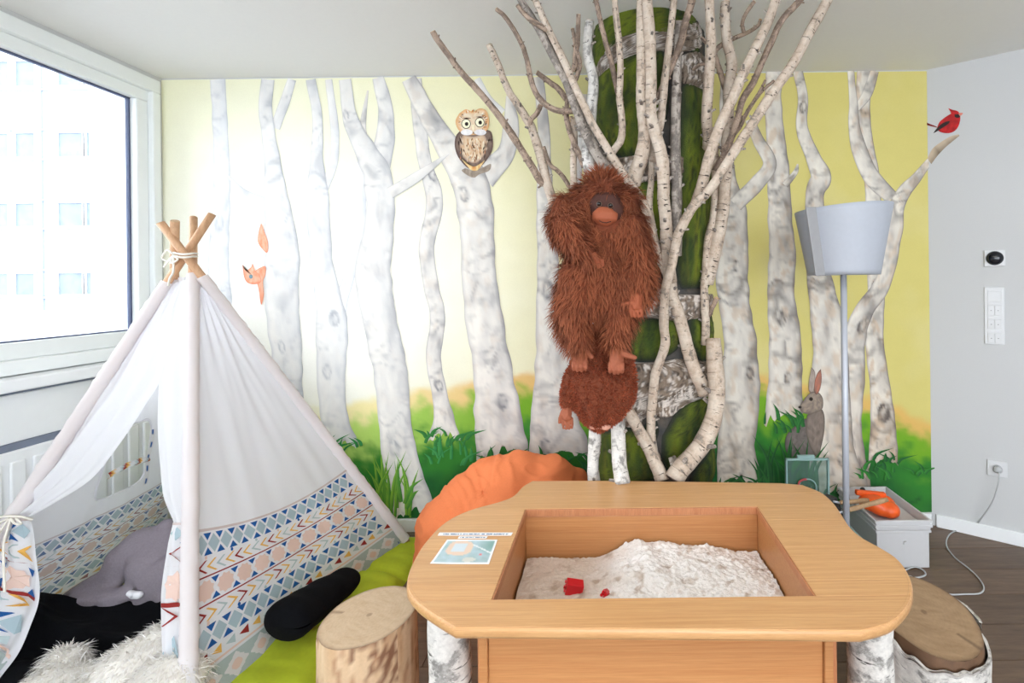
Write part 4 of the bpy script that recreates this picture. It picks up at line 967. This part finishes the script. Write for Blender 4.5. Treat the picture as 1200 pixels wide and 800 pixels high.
# ------------------------------------------------------------------ things in and beside the tent
M['lime'] = pm('lime_cotton', S(172, 188, 36), .85, 60, .06, .15)
M['black'] = pm('black_fleece', S(9, 10, 14), .95, 120, .3, .3, Specular_IOR_Level=.12)
M['orange'] = pm('orange_cotton', S(238, 132, 80), .85, 160, .04, .12)
mt = MB(); mq = [Vector((-1.30, 1.10, 0)), Vector((-.74, 2.42, 0)), Vector((-2.25, 2.44, 0)), Vector((-2.36, 1.16, 0))]
mq = [Vector((-1.06, 1.06, 0)), Vector((-.90, 2.44, 0)), Vector((-2.20, 2.44, 0)), Vector((-2.30, 1.10, 0))]
def matp(u, v):
    p = mq[0].lerp(mq[1], u).lerp(mq[3].lerp(mq[2], u), v); a, b = abs(2*u-1), abs(2*v-1)
    h = (.115-.055*u)*(max(0, 1-a**8))**.5*(max(0, 1-b**7))**.5
    seam = math.exp(-((u*4+.5) % 1-.5)**2/.004)*.022
    h = max(0, h-seam*(h > .03))+.010*fb(u*9, v*6)*(h > .03)+.012*abs(nz(u*22, v*5))*sst(.6, .9, b)
    return Vector((p.x, p.y, max(.001, h)))
mo = MB().grid(matp, 130, 70, None, True).build('floor_mattress', M['lime'], None, True, label='puffy lime green mattress spread under the tent', category='mattress')
# black blanket inside, black cushion poking out below the hem
bk = MB()
def bkp(u, v):
    x = -2.10+.80*u; y = 1.27+.42*v; f = .160+.05*sst(.5, 1, v)+.020*math.sin(v*17+u*5+2*nz(u*3, v*3))*sst(.1, .5, v)+.018*fb(u*5, v*5)+.05*sst(.75, 1, 1-u)*sst(.3, .8, v)
    return Vector((x, y, f))
bk.grid(bkp, 70, 60).build('blanket', M['black'], None, True, [('solid', .006, -1)], label='black blanket crumpled behind the cream fur inside the tent', category='blanket')
cb = MB(); cc = [PZ(420, 672, .15), PZ(404, 666, .15), PZ(322, 744, .17), PZ(380, 712, .13)]
cen_ = []
q0 = PP(416, 676, BASE['F']+Vector((.05, 0, 0)), Vector((1, -.14, 0)).normalized()); q1 = PP(322, 742, BASE['F']+Vector((.05, 0, 0)), Vector((1, -.14, 0)).normalized())
def cushp(u, v):
    p = q0.lerp(q1, u)+Vector((.0, .055, .012)); a = abs(2*v-1); e = (1-abs(2*u-1)**8)**.5 if abs(2*u-1) < 1 else 0
    th = 2*PI*v; e *= .7+.45*u
    return p+Vector((.085*math.cos(th)*e-.035, -.02*math.cos(th)*e, .062*math.sin(th)*e-.035+.008*nz(u*6, v*3)))
cb.grid(cushp, 40, 24, None).build('cushion', M['black'], None, True, label='black cushion poking out under the printed hem of the tent', category='cushion')
# fur helper: tapered strands rooted on a mesh
def strands(me, N, length, width, colf, flow, name, mat, parent, seed=0, segs=3, curl=0., zmin=None, tag=None, keep=None, root_=.72):
    rs = np.random.RandomState(seed); me.calc_loop_triangles(); nt = len(me.loop_triangles); V = np.zeros(len(me.vertices)*3); me.vertices.foreach_get('co', V); V = V.reshape(-1, 3)
    Tn = np.zeros(nt*3, np.int32); me.loop_triangles.foreach_get('vertices', Tn); Tn = Tn.reshape(-1, 3)
    a, b, c = V[Tn[:, 0]], V[Tn[:, 1]], V[Tn[:, 2]]; cr = np.cross(b-a, c-a); ar = np.linalg.norm(cr, axis=1)
    if keep is not None: ar = ar*np.array([1. if keep(Vector(p)) else 0. for p in (a+b+c)/3])
    idx = rs.choice(nt, N, p=ar/ar.sum()); r1, r2 = rs.rand(N), rs.rand(N); sq = np.sqrt(r1)
    root = a[idx]*(1-sq)[:, None]+b[idx]*(sq*(1-r2))[:, None]+c[idx]*(sq*r2)[:, None]; nrm = cr[idx]/ar[idx][:, None] if keep is None else cr[idx]/np.linalg.norm(cr[idx], axis=1)[:, None]
    mb = MB()
    for i in range(N):
        p = Vector(root[i]); n = Vector(nrm[i]); fl_ = flow(p, n); d = (fl_+Vector(rs.normal(0, .22, 3))).normalized(); d = d if d.dot(n) > .05 else (d+n*(.12-d.dot(n))).normalized()
        l = length*rs.uniform(.6, 1.25); side = d.cross(n); side = side.normalized() if side.length > .01 else d.orthogonal().normalized(); w_ = width*rs.uniform(.6, 1.3)
        cl = colf(p, rs.rand()); vs = []; g = Vector((0, 0, -1)); up = (n*.55+d*.75).normalized() if curl == 0 else n
        pt = p-n*.002
        for s in range(segs+1):
            t = s/segs; ww = w_*(1-t)**.7
            vs += [pt-side*ww, pt+side*ww] if s < segs else [pt]
            dirn = (up*(1-t)+d*t*1.3+g*t*.35)
            if curl: dirn = n*(.9-t*.5)+Vector((nz(p.x*60, p.y*60, p.z*60+t*3), nz(p.x*60+9, p.y*60, p.z*60+t*3), nz(p.x*60, p.y*60+9, p.z*60+t*3)))*curl
            pt = pt+dirn.normalized()*(l/segs)
        fs = [(2*s, 2*s+1, 2*s+3, 2*s+2) for s in range(segs-1)]+[(2*segs-2, 2*segs-1, 2*segs)]
        cs = []
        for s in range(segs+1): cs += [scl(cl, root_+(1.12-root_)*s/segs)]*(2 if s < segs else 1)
        mb.add(vs, fs, cs)
    return mb.build(name, mat, parent, True, None, kind='stuff')
M['fur'] = vcm('plush_fur', .8, 0, 60, .05, .12); M['skin_d'] = pm('brown_plush_skin', S(150, 84, 58), .8, 90, .08, .1); M['furbase'] = pm('rust_fur_base', S(112, 54, 30), .95, 60, .2, .3)
M['creamf'] = pm('cream_fur_base', S(240, 238, 232), .95, 60, .05, .2)
# cream fur throw in the entrance
def furthing(name, label, cat, pts, N, ln, seed):
    mb = MB()
    for (x, y, z, r) in pts: mb.ball(PZ(x, y, z), r, 2, (1, 1, .75))
    me = remesh(mb, .014, 3); o = link(name, me, M['creamf'], None, True, label=label, category=cat)
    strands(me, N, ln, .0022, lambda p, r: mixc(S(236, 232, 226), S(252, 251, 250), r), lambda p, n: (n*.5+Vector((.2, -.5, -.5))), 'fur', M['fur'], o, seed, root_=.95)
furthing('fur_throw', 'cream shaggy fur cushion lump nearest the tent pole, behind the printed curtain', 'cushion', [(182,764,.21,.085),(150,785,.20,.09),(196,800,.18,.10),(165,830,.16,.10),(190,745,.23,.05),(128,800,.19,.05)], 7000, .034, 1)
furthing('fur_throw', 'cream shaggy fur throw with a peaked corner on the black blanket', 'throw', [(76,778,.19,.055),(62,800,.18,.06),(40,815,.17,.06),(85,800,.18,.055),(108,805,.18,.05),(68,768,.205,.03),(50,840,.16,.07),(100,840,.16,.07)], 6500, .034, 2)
# grey plush elephant lying on its side
M['grey'] = pm('grey_plush', S(128, 120, 128), .95, 140, .08, .5, dist=.004); M['tusk'] = pm('white_felt', S(220, 220, 224), .8, 60, .03, .1)
el = MB()
for x, y, Y, r in ((150,655,1.80,.072),(168,642,1.82,.08),(186,640,1.83,.085),(200,648,1.82,.085),(176,662,1.77,.075),(140,668,1.78,.055),(205,672,1.80,.08)): el.ball(P(x, y, Y), r, 2)
el.caps([P(140,668,1.77), P(118,678,1.76), P(95,690,1.75), P(78,700,1.74)], [.045, .034, .03, .026], 1)
el.caps([P(196,668,1.74), P(180,682,1.72), P(170,698,1.71), P(166,708,1.70)], [.06, .05, .04, .03], 1); el.caps([P(205,668,1.74), P(196,700,1.72)], [.06, .05], 1)
for x, y in ((95,703),(112,700),(130,698),(146,696),(104,710),(124,710),(140,708)): el.ball(P(x, y, 1.71), .04, 2, (1.3, 1, .62))
for x, y in ((188,622),(196,616)): el.ball(P(x, y, 1.82), .032, 2)
eo = link('plush_elephant', remesh(el, .012, 5), M['grey'], None, True, label='grey plush elephant with a small white tusk slumped inside the tent', category='plush toy')
MB().caps([P(152,695,1.665), P(157,697,1.665), P(163,697,1.67)], [.010, .013, .013], 2).build('tusk', M['tusk'], eo, True)
# orange beanbag behind the table
bg_ = MB()
for x, y, Y, r in ((595,575,2.18,.17),(640,580,2.20,.17),(556,594,2.15,.17),(530,620,2.11,.17),(575,620,2.10,.19),(640,620,2.10,.19),(526,655,2.07,.16),(600,660,2.06,.18),(662,588,2.22,.14),(660,640,2.1,.16),(575,566,2.2,.13),(610,560,2.21,.135),(645,562,2.22,.125),(676,562,2.25,.06),(520,690,2.04,.13)): bg_.ball(P(x, y, Y), r, 2)
me = remesh(bg_, .009, 45, .9)
for v in me.vertices:
    p = v.co; n = v.normal; px_, py_ = proj(p)
    fan = math.atan2(px_-585, 640-py_)*1.0
    rid = (1-abs(nz(fan*5.5+2*nz(p.x*4, p.z*4), p.z*2.2, p.y*2)))**5
    gate = sst(-.05, .35, nz(p.x*5+3, p.z*3, 2))*sst(.15, .4, p.z)+.5*sst(.42, .52, p.z)*sst(-.25, 0, p.x)
    v.co = p+n*(.011*rid*gate+.012*fb(p.x*4, p.y*4, p.z*4)+.007*(1-abs(nz(p.x*13+p.z*6, p.y*9, p.z*15)))**6); v.co.z = max(v.co.z, .002)
bo = link('beanbag', me, M['orange'], None, True, label='slouched orange cotton beanbag between the tent and the sand table', category='beanbag')
# ------------------------------------------------------------------ plush apes hung on the tree
def limbs(mb, *chains):
    for ch in chains: mb.caps([P(x, y, Y) for x, y, Y, r in ch], [r*Y/FP for x, y, Y, r in ch], 1)
def hand(parent, name, mat, palm, fingers, thumb, vox=.0026):
    mb = MB(); limbs(mb, palm)
    for f in fingers: limbs(mb, f)
    if thumb: limbs(mb, thumb)
    return link(name, remesh(mb, vox, 1, .4), mat, parent, True)
ape = thing('plush_orangutan', 'large shaggy rust brown plush ape hanging on the birch branches', 'plush toy', tuple(P(705, 320, 1.75)))
ab = MB()
limbs(ab, [(706,300,1.74,42),(704,335,1.74,46),(704,352,1.74,34)], [(705,290,1.74,38),(709,252,1.74,36)], [(709,250,1.73,36),(707,228,1.73,27),(706,214,1.74,15)], [(690,238,1.73,26),(728,240,1.73,26)],
      [(676,252,1.70,22),(664,268,1.67,24),(676,290,1.64,20),(692,302,1.62,13)], [(736,268,1.70,26),(748,306,1.68,23),(750,338,1.67,20),(748,352,1.67,14)],
      [(684,330,1.70,36),(670,368,1.67,26),(678,396,1.65,19),(680,410,1.64,11)], [(728,330,1.70,28),(728,372,1.66,21),(722,394,1.65,17),(722,404,1.64,11)], [(660,240,1.70,14),(656,262,1.69,18)])
amesh = remesh(ab, .011, 3)
abody = link('body', amesh, M['furbase'], ape, True)
FCE = [(704,236),(726,246),(718,262),(694,260),(690,242)]
def facekeep(p):
    x, y = proj(p); return not (((x-710)/17)**2+((y-247)/22)**2 < 1 and p.y < 1.70)
def apecol(p, r):
    k = .5+.9*fb(p.x*14, p.y*14, p.z*14); return mixc(mixc(S(112, 52, 30), S(166, 88, 54), k), S(196, 120, 80), r*.55)
def apeflow(p, n):
    x, y = proj(p)
    d = Vector((0, -.15, -1.0)) if y > 232 else Vector(((x-708)*.03, -.4, .2 if y < 216 else -.5))
    if x < 700 and 240 < y < 310: d = Vector((.5, -.2, -.8))
    return d+n*.45+Vector((nz(p.x*32, p.y*32, p.z*16), 0, .5*nz(p.x*32+9, p.y*32, p.z*16)))*.9
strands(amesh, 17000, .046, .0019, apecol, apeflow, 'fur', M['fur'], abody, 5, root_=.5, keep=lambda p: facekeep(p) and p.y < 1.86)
M['face'] = pm('dark_ape_face', S(66, 32, 22), .8, 80, .1, .1); M['muzzle'] = pm('terracotta_plush_skin', S(148, 76, 46), .75, 90, .06, .1)
hm = MB(); limbs(hm, [(702,241,1.658,14),(720,245,1.658,14)], [(705,235,1.656,12),(717,235,1.656,12)], [(699,249,1.66,10),(723,252,1.66,10)]); fo = link('face', remesh(hm, .006, 3), M['face'], ape, True)
mz = MB(); limbs(mz, [(702,253,1.635,10),(716,254,1.635,10)], [(704,247,1.634,7),(714,248,1.634,7)], [(704,259,1.635,6),(712,260,1.635,6)]); link('muzzle', remesh(mz, .005, 4), M['muzzle'], ape, True)
M['eye'] = pm('black_glass_eye', S(16, 14, 14), .08, 20, .02, 0); M['rimeye'] = pm('eye_rim', S(110, 90, 76), .5, 20, .02, 0)
for x, y in ((702,239),(715.5,241)):
    c = P(x, y, 1.619); MB().ball(c, .0105, 2, (1, .5, 1)).build('eye_rim', M['rimeye'], ape, True); MB().ball(c+Vector((0, -.0035, 0)), .0082, 2).build('eye', M['eye'], ape, True)
MB().tube([P(x, y, 1.607) for x, y in ((702,258.5),(706,260.5),(711,260.8),(716,259.5))], .0016, 6).build('mouth_seam', M['face'], ape, True)
for x in (706, 710.5): MB().ball(P(x, 248, 1.614), .0022, 1).build('nostril', M['face'], ape, True)
hand(ape, 'hand', M['muzzle'], [(697,300,1.60,6),(700,305,1.60,6)], [[(698+i*2.6,304,1.598,1.9),(699.5+i*2.4,310,1.597,1.9),(701+i*2.0,313.5-i*.8,1.598,1.7)] for i in range(4)], [(696,303,1.596,2),(698,309,1.594,1.8)])
hand(ape, 'hand', M['muzzle'], [(746,350,1.62,9),(745,358,1.61,8)], [[(738+i*4.4,358,1.606,1.95),(738.5+i*4.4,366,1.6,2.0),(740+i*4,372-abs(i-1.5),1.603,1.8)] for i in range(4)], [(739,354,1.605,3),(733,356,1.603,2.8),(729,357.5,1.603,2.4)])
def foot(x, y, s, Yf, up):
    hand(ape, 'foot', M['skin_d'], [(x, y-12, Yf+.01, 9), (x, y, Yf, 10.5)], [[(x+s*(-7.6+i*5.1), y+1, Yf-.012, 2.3), (x+s*(-7.6+i*5.1), y+8, Yf-.026, 2.35), (x+s*(-7.0+i*4.7), y+13-abs(i-1.5)*1.2, Yf-.016, 2.1)] for i in range(4)], up)
foot(679, 422, 1, 1.635, [(687,412,1.63,4),(693,418,1.626,3.4)]); foot(722, 425, 1, 1.625, [(730,414,1.62,5),(738,417,1.618,4),(744,419,1.618,3)])
# the smaller curly plush hanging head down
mk = thing('plush_monkey', 'smaller curly rust red plush monkey hanging head down below the large ape', 'plush toy', tuple(P(703, 460, 1.75)))
kb = MB()
limbs(kb, [(703,450,1.74,30),(703,468,1.74,33),(702,484,1.74,24)], [(690,452,1.74,26),(716,454,1.74,27)], [(724,468,1.74,20),(728,450,1.74,19),(716,478,1.72,20),(722,486,1.72,9)], [(700,420,1.76,17),(702,390,1.78,12),(700,366,1.78,9)],
      [(682,424,1.75,13),(670,445,1.75,11.5),(665,464,1.74,10.5),(665,474,1.74,8.5)], [(728,426,1.75,16),(737,448,1.75,11),(736,466,1.75,10)])
kmesh = remesh(kb, .009, 3); kbo = link('body', kmesh, M['furbase'], mk, True)
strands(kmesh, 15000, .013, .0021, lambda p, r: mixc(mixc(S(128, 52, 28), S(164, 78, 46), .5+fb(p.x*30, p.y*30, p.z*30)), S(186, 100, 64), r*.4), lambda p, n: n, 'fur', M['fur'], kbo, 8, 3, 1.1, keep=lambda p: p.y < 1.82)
hand(mk, 'hand', M['skin_d'], [(664,479,1.735,6.5),(664,487,1.73,7.2)], [[(658.8+i*3.9,490,1.728,1.65),(659.4+i*3.8,497,1.727,1.65),(660.2+i*3.4,503-abs(i-1.4),1.729,1.4)] for i in range(4)], [(659,482,1.728,2.4),(656,490,1.726,2.2),(655.5,495,1.727,1.9)])
M['pinkskin'] = pm('pale_pink_plush', S(206, 154, 134), .8, 60, .08, .1)
for x, y, r in ((697,499,6),(709,499.5,6)): MB().ball(P(x, y, 1.70), r*1.7/FP, 2, (1.2, 1, .7)).build('ear', M['pinkskin'], mk, True)
fm = MB(); limbs(fm, [(694,361,1.70,4),(700,363,1.70,4.4)], [(695,382,1.69,3),(699,386,1.69,3.6)]); link('toe', remesh(fm, .005, 2), M['muzzle'], mk, True)
for x, y in ((703,360),(694,377)): MB().ball(P(x, y, 1.685), .009, 2).build('white_patch', M['tusk'], mk, True)

# ------------------------------------------------------------------ floor lamp
M['shade'] = pm('lamp_shade', S(172, 177, 187), .6, 60, .02, .05); M['steel'] = pm('satin_steel', S(184, 188, 198), .35, 40, .02, 0, Metallic=.15)
LX, LY = P(990, 450, 1.94).x, 1.94
lamp = thing('floor_lamp', 'slim floor lamp with a pale conical wraparound shade behind the sand table', 'lamp', (LX, LY, 0))
zt = lambda y, dy=0: P(990, y, LY+dy).z
MB().lathe([(.001, 0), (.125, 0), (.13, .006), (.125, .014), (.02, .02), (.013, .03)], 40, (LX, LY, 0)).build('base', M['steel'], lamp, True)
MB().lathe([(.0128, .02), (.0128, zt(305))], 20, (LX, LY, 0)).build('pole', M['steel'], lamp, True)
rT, rB = 51*LY/FP, 37.5*LY/FP; z0, z1 = zt(321.5, -.13), zt(236, -.18)
sh = MB()
def shp(u, v):
    a = -PI*.86+u*2*PI*.985; r = (rB+(rT-rB)*v)*(1+.03*u*(u > .8)); return Vector((LX+r*math.cos(a), LY+r*math.sin(a), z0+(z1-z0)*v+.010*v*math.cos(a)))
sh.grid(shp, 64, 14).build('shade', M['shade'], lamp, True, [('solid', .003, 0)])
def panelp():
    a = -PI*.86; e = Vector((math.cos(a), math.sin(a), 0)); tn_ = Vector((-.96, -.2, 0)).normalized(); mb = MB()
    b = Vector((LX, LY, z0-.004))+e*(rB-.004)+Vector((0, -.02, 0)); t = Vector((LX, LY, z1-.006))+e*(rT-.002)+Vector((0, -.02, 0)); th = Vector((.2, -.98, 0))*.012
    vs = []
    for base in (b, t):
        for p in (Vector((.012, 0, 0)), tn_*.036, tn_*.036-th*.6, tn_*.008-th*1.0, Vector((.014, 0, 0))-th): vs.append(base+p)
    return mb.add(vs, [(0,1,6,5),(1,2,7,6),(2,3,8,7),(3,4,9,8),(4,0,5,9),(4,3,2,1,0),(5,6,7,8,9)])
M['seam'] = pm('grey_shade_edge', S(146, 146, 148), .4, 40, .03, 0)
panelp().build('seam_panel', M['seam'], lamp, False, [('bevel', .003, 2)])
M['bulb'] = pm('opal_bulb', S(240, 238, 230), .3, 10, .01, 0)
MB().ball((LX, LY, zt(285)), .04, 2).build('bulb', M['bulb'], lamp, True)
for k in range(3):
    a = 2*PI*k/3; MB().tube([(LX, LY, z0+.03), (LX+(rB+.004)*math.cos(a), LY+(rB+.004)*math.sin(a), z0+.03)], .003, 6).build('spoke', M['steel'], lamp)

# ------------------------------------------------------------------ boxes by the wall
M['boxw'] = pm('white_plastic_box', S(207, 207, 209), .5, 40, .015, 0); M['orp'] = pm('orange_plastic', S(236, 94, 28), .4, 30, .05, .05)
M['handle'] = wood('hand_tool_handle', S(176, 140, 104), S(204, 168, 128), .6, (20, 3, 20)); M['blk'] = pm('black_steel', S(40, 38, 40), .45, 40, .1, .05)
def tub(x0, x1, y0, y1, z0, z1, name, label, th=.004, rimd=.006, rims=(0,)):
    o = thing(name, label, 'box', ((x0+x1)/2, (y0+y1)/2, z0)); d = .008
    MB().box((x0+d, y0+d, z0), (x1-d, y1-d, z0+th)).build('bottom', M['boxw'], o)
    for k, (lo, hi) in enumerate((((x0, y0, z0), (x1, y0+th, z1)), ((x0, y1-th, z0), (x1, y1, z1)), ((x0, y0, z0), (x0+th, y1, z1)), ((x1-th, y0, z0), (x1, y1, z1)))):
        MB().box(lo, hi).build('side', M['boxw'], o, mods=[('bevel', .0015, 2)])
    rm = MB()
    for zz in rims:
        for lo, hi in (((x0-rimd, y0-rimd, z1-.012-zz), (x1+rimd, y0, z1-zz)), ((x0-rimd, y1, z1-.012-zz), (x1+rimd, y1+rimd, z1-zz)), ((x0-rimd, y0, z1-.012-zz), (x0, y1, z1-zz)), ((x1, y0, z1-.012-zz), (x1+rimd, y1, z1-zz))): rm.box(lo, hi)
    rm.build('rim', M['boxw'], o, mods=[('bevel', .002, 2)]); return o
bx0, bx1 = P(1027, 640, 2.15).x, P(1091, 640, 2.15).x; by0, by1 = 2.15, 2.50
b1 = tub(bx0+.004, bx1-.004, by0+.004, by1-.004, .001, .178, 'storage_box', 'white plastic storage box at the bottom of the stack by the wall')
c = P(1061, 636, by0); MB().tube([c+Vector((0, .001, 0)), c+Vector((0, -.004, 0))], .009, 16).build('knob', M['boxw'], b1)
b2 = tub(bx0, bx1, by0, by1, .180, .226, 'storage_box', 'open white plastic tray on top of the stack, holding an orange toy', rims=(0, .022))
orp = MB(); 
for x, y, Y, r in ((1032,594,2.27,.052),(1042,597,2.25,.05),(1018,588,2.30,.05),(1036,590,2.32,.054),(1026,590,2.28,.054)): orp.ball(P(x, y, Y), r, 2, (1, 1, .8))
oo = link('toy_bucket', remesh(orp, .008, 6), M['orp'], None, True, label='round orange plastic toy lying in the white tray', category='toy')
MB().box((-.075, -.012, -.012), (.075, .012, .012), Matrix.Translation(P(1020, 578, 2.32)) @ Matrix.Rotation(.1, 4, 'Y')).build('grip', M['orp'], oo, mods=[('bevel', .006, 3)])
MB().ball(P(1011, 574, 2.36), .014, 2).build('knob', M['blk'], oo, True)
def trowel(pts, head, label, Y):
    o = thing('hand_trowel', label, 'tool', tuple(P(*pts[0], Y)))
    q = [P(x, y, Y) for x, y in pts]; n = 8; pth = [q[0].lerp(q[1], i/n) for i in range(n+1)]
    MB().tube(pth, [.009, .0105, .011, .0105, .010, .0105, .0115, .0115, .009], 12).build('handle', M['handle'], o, True)
    h0 = q[0]; h1 = P(head[0], head[1], Y-.04); d = (h1-h0); mb = MB(); sd_ = Vector((0, .9, .4)).normalized()
    def f(u, v):
        w = .038*math.sin(PI*min(1, .25+.72*v))**.7; return h0+d*v+sd_*w*(2*u-1)+Vector((0, 0, -.018*(1-(2*u-1)**2)))
    mb.grid(f, 8, 10).build('blade', M['blk'], o, True, [('solid', .002, 0)])
    MB().tube([h0, h0+d*.3], .005, 8).build('shank', M['steel'], o, True)
trowel([(988,599),(1040,585)], (965, 606), 'nearer hand trowel with a wooden handle resting across the white tray', 2.14)
trowel([(984,589),(1018,586)], (960, 583), 'farther hand trowel with a wooden handle lying behind the lamp pole', 2.2)
# clear plastic crate with its lid standing open
cl = thing('clear_crate', 'see-through plastic crate with upright lid beside the white boxes', 'box', tuple(PZ(965, 640, 0)))
cx0, cx1 = P(935, 640, 2.25).x, P(1009, 640, 2.10).x; cy0, cy1, cz = 2.06, 2.46, .17
for lo, hi in (((cx0, cy0, .002), (cx1, cy0+.003, cz)), ((cx0, cy1-.003, .002), (cx1, cy1, cz)), ((cx0, cy0, .002), (cx0+.003, cy1, cz)), ((cx1-.003, cy0, .002), (cx1, cy1, cz)), ((cx0, cy0, .001), (cx1, cy1, .004))): MB().box(lo, hi).build('side', M['clear'], cl)
rm = MB()
for lo, hi in (((cx0-.012, cy0-.012, cz-.012), (cx1+.012, cy0, cz)), ((cx0-.012, cy1, cz-.012), (cx1+.012, cy1+.012, cz)), ((cx0-.012, cy0, cz-.012), (cx0, cy1, cz)), ((cx1, cy0, cz-.012), (cx1+.012, cy1, cz))): rm.box(lo, hi)
rm.build('rim', M['clear_rim'], cl, mods=[('bevel', .003, 2)])
YL = 2.36; lp0, lp1 = P(920, 537, YL), P(972, 606, YL)
ld = MB().box((lp0.x, YL, lp1.z-.06), (lp1.x, YL+.004, lp0.z)).build('lid', M['clear'], cl, mods=[('bevel', .001, 1)])
lr = MB(); w_ = .010
lr.box((lp0.x, YL-.010, lp0.z-w_), (lp1.x, YL+.008, lp0.z)).box((lp0.x, YL-.010, lp1.z-.06), (lp0.x+w_, YL+.008, lp0.z)).box((lp1.x-w_, YL-.010, lp1.z-.06), (lp1.x, YL+.008, lp0.z)); lr.build('lid_rim', M['clear_rim'], ld, mods=[('bevel', .003, 2)])
a, b = P(934, 533, YL), P(954, 537, YL); MB().box((a.x, YL-.008, b.z), (b.x, YL+.006, a.z)).build('lid_clip', M['clear_rim'], ld, mods=[('bevel', .002, 2)])
q = spl([tuple(P(x, y, YL-.015)) for x, y in ((937,580),(937,566),(942,562),(950,562),(956,568),(957,582))], 24); MB().tube([Vector(p) for p in q], .004, 8).build('carry_handle', M['clear_rim'], ld, True)
M['redp'] = pm('red_clip', S(190, 70, 76), .4, 20, .02, 0); q = spl([tuple(P(x, y, YL-.022)) for x, y in ((936,572),(936.5,565),(941,562),(945,561.5))], 12); MB().tube([Vector(p) for p in q], .005, 8).build('handle_sleeve', M['redp'], ld, True)

# ------------------------------------------------------------------ fittings on the oblique wall
def wfr(px, py): 
    p = PR(px, py); return Matrix(((WD.x, WN.x, 0, p.x), (WD.y, WN.y, 0, p.y), (0, 0, 1, p.z), (0, 0, 0, 1)))      # x along wall, y into the room
M['plate'] = pm('switch_plate', S(216, 217, 219), .35, 30, .01, 0); M['dot'] = pm('switch_mark', S(120, 122, 126), .5, 30, .02, 0); M['dome'] = pm('dark_dome', S(22, 26, 34), .06, 20, .02, 0)
F_ = wfr(1165.3, 302.5); sn = thing('wall_sensor', 'square white wall sensor with a glossy black round dome', 'sensor', tuple(F_.translation))
MB().box((-.042, 0, -.042), (.042, .012, .042), F_).build('plate', M['plate'], sn, mods=[('bevel', .003, 2)])
dm = MB(); R_ = F_ @ Matrix.Rotation(-PI/2, 4, 'X'); dm.lathe([(.036, .012), (.036, .016), (.033, .024), (.024, .031), (.012, .035), (.001, .036)], 32, (0, 0, 0), R_); dm.build('dome', M['dome'], sn, True)
F_ = wfr(1165.3, 370); sw = thing('switch_panel', 'tall white switch panel with three pairs of buttons on the wall', 'switch', tuple(F_.translation))
MB().box((-.0405, 0, -.147), (.0405, .007, .147), F_).build('frame', M['plate'], sw, mods=[('bevel', .003, 2)])
for r in range(4):
    z = .107-.0715*r; MB().box((-.028, .006, z+.021), (.028, .0095, z+.031), F_).build('label_strip', M['plate'], sw, mods=[('bevel', .001, 1)])
    if r == 0: MB().box((-.028, .006, z-.032), (.028, .009, z+.018), F_).build('blank_cover', M['plate'], sw, mods=[('bevel', .0015, 2)]); continue
    for s in (-1, 1):
        b = MB().box((-.0275 if s < 0 else .0007, .006, z-.032), (-.0007 if s < 0 else .0275, .011, z+.018), F_).build('button', M['plate'], sw, mods=[('bevel', .0015, 2)])
        MB().box((s*.0138-.0025, .0108, z-.009), (s*.0138+.0025, .0116, z-.006), F_).build('mark', M['dot'], b)
F_ = wfr(1168.5, 548.5); sk = thing('wall_socket', 'white wall socket low on the wall with a plug in it', 'socket', tuple(F_.translation))
MB().box((-.0405, 0, -.0405), (.0405, .008, .0405), F_).build('frame', M['plate'], sk, mods=[('bevel', .003, 2)])
R_ = F_ @ Matrix.Rotation(-PI/2, 4, 'X'); MB().lathe([(.024, .007), (.024, .0095), (.020, .0095), (.0195, .0085), (.001, .0085)], 28, (0, 0, 0), R_).build('inset', M['plate'], sk, True)
M['cable'] = pm('pale_grey_cable', S(186, 188, 190), .5, 30, .02, 0)
cb_ = thing('power_cable', 'pale grey lamp cable running from the wall socket across the planks', 'cable', tuple(PZ(1120, 690, 0)))
MB().lathe([(.017, .010), (.018, .022), (.015, .036), (.007, .040), (.001, .040)], 20, (0, 0, 0), R_).build('plug', M['cable'], cb_, True)
cp = [PR(1171, 553, .04), PR(1170, 566, .06), PR(1163, 588, .05), PR(1150, 607, .04), PZ(1140, 619, .004), PZ(1126, 620, .004), PZ(1113, 626, .004), PZ(1109, 638, .004), PZ(1118, 652, .004), PZ(1133, 664, .004), PZ(1146, 676, .004), PZ(1153, 688, .004), PZ(1148, 695, .004), PZ(1130, 696, .004), PZ(1112, 696, .004), PZ(1085, 690, .004), PZ(1065, 680, .004), PZ(1040, 690, .004)]
q = spl([tuple(p) for p in cp], 120); MB().tube([Vector((p[0], p[1], max(p[2], .004))) for p in q], .0032, 8).build('cord', M['cable'], cb_, True)
cc2 = [PZ(1060, 668, .006), PZ(1072, 664, .006), PZ(1082, 668, .006), PZ(1084, 674, .006), PZ(1070, 677, .006), PZ(1055, 674, .006)]
MB().tube([Vector(p) for p in spl([tuple(p) for p in cc2], 30)], .0035, 8).build('cable_loop', M['cable'], cb_, True)
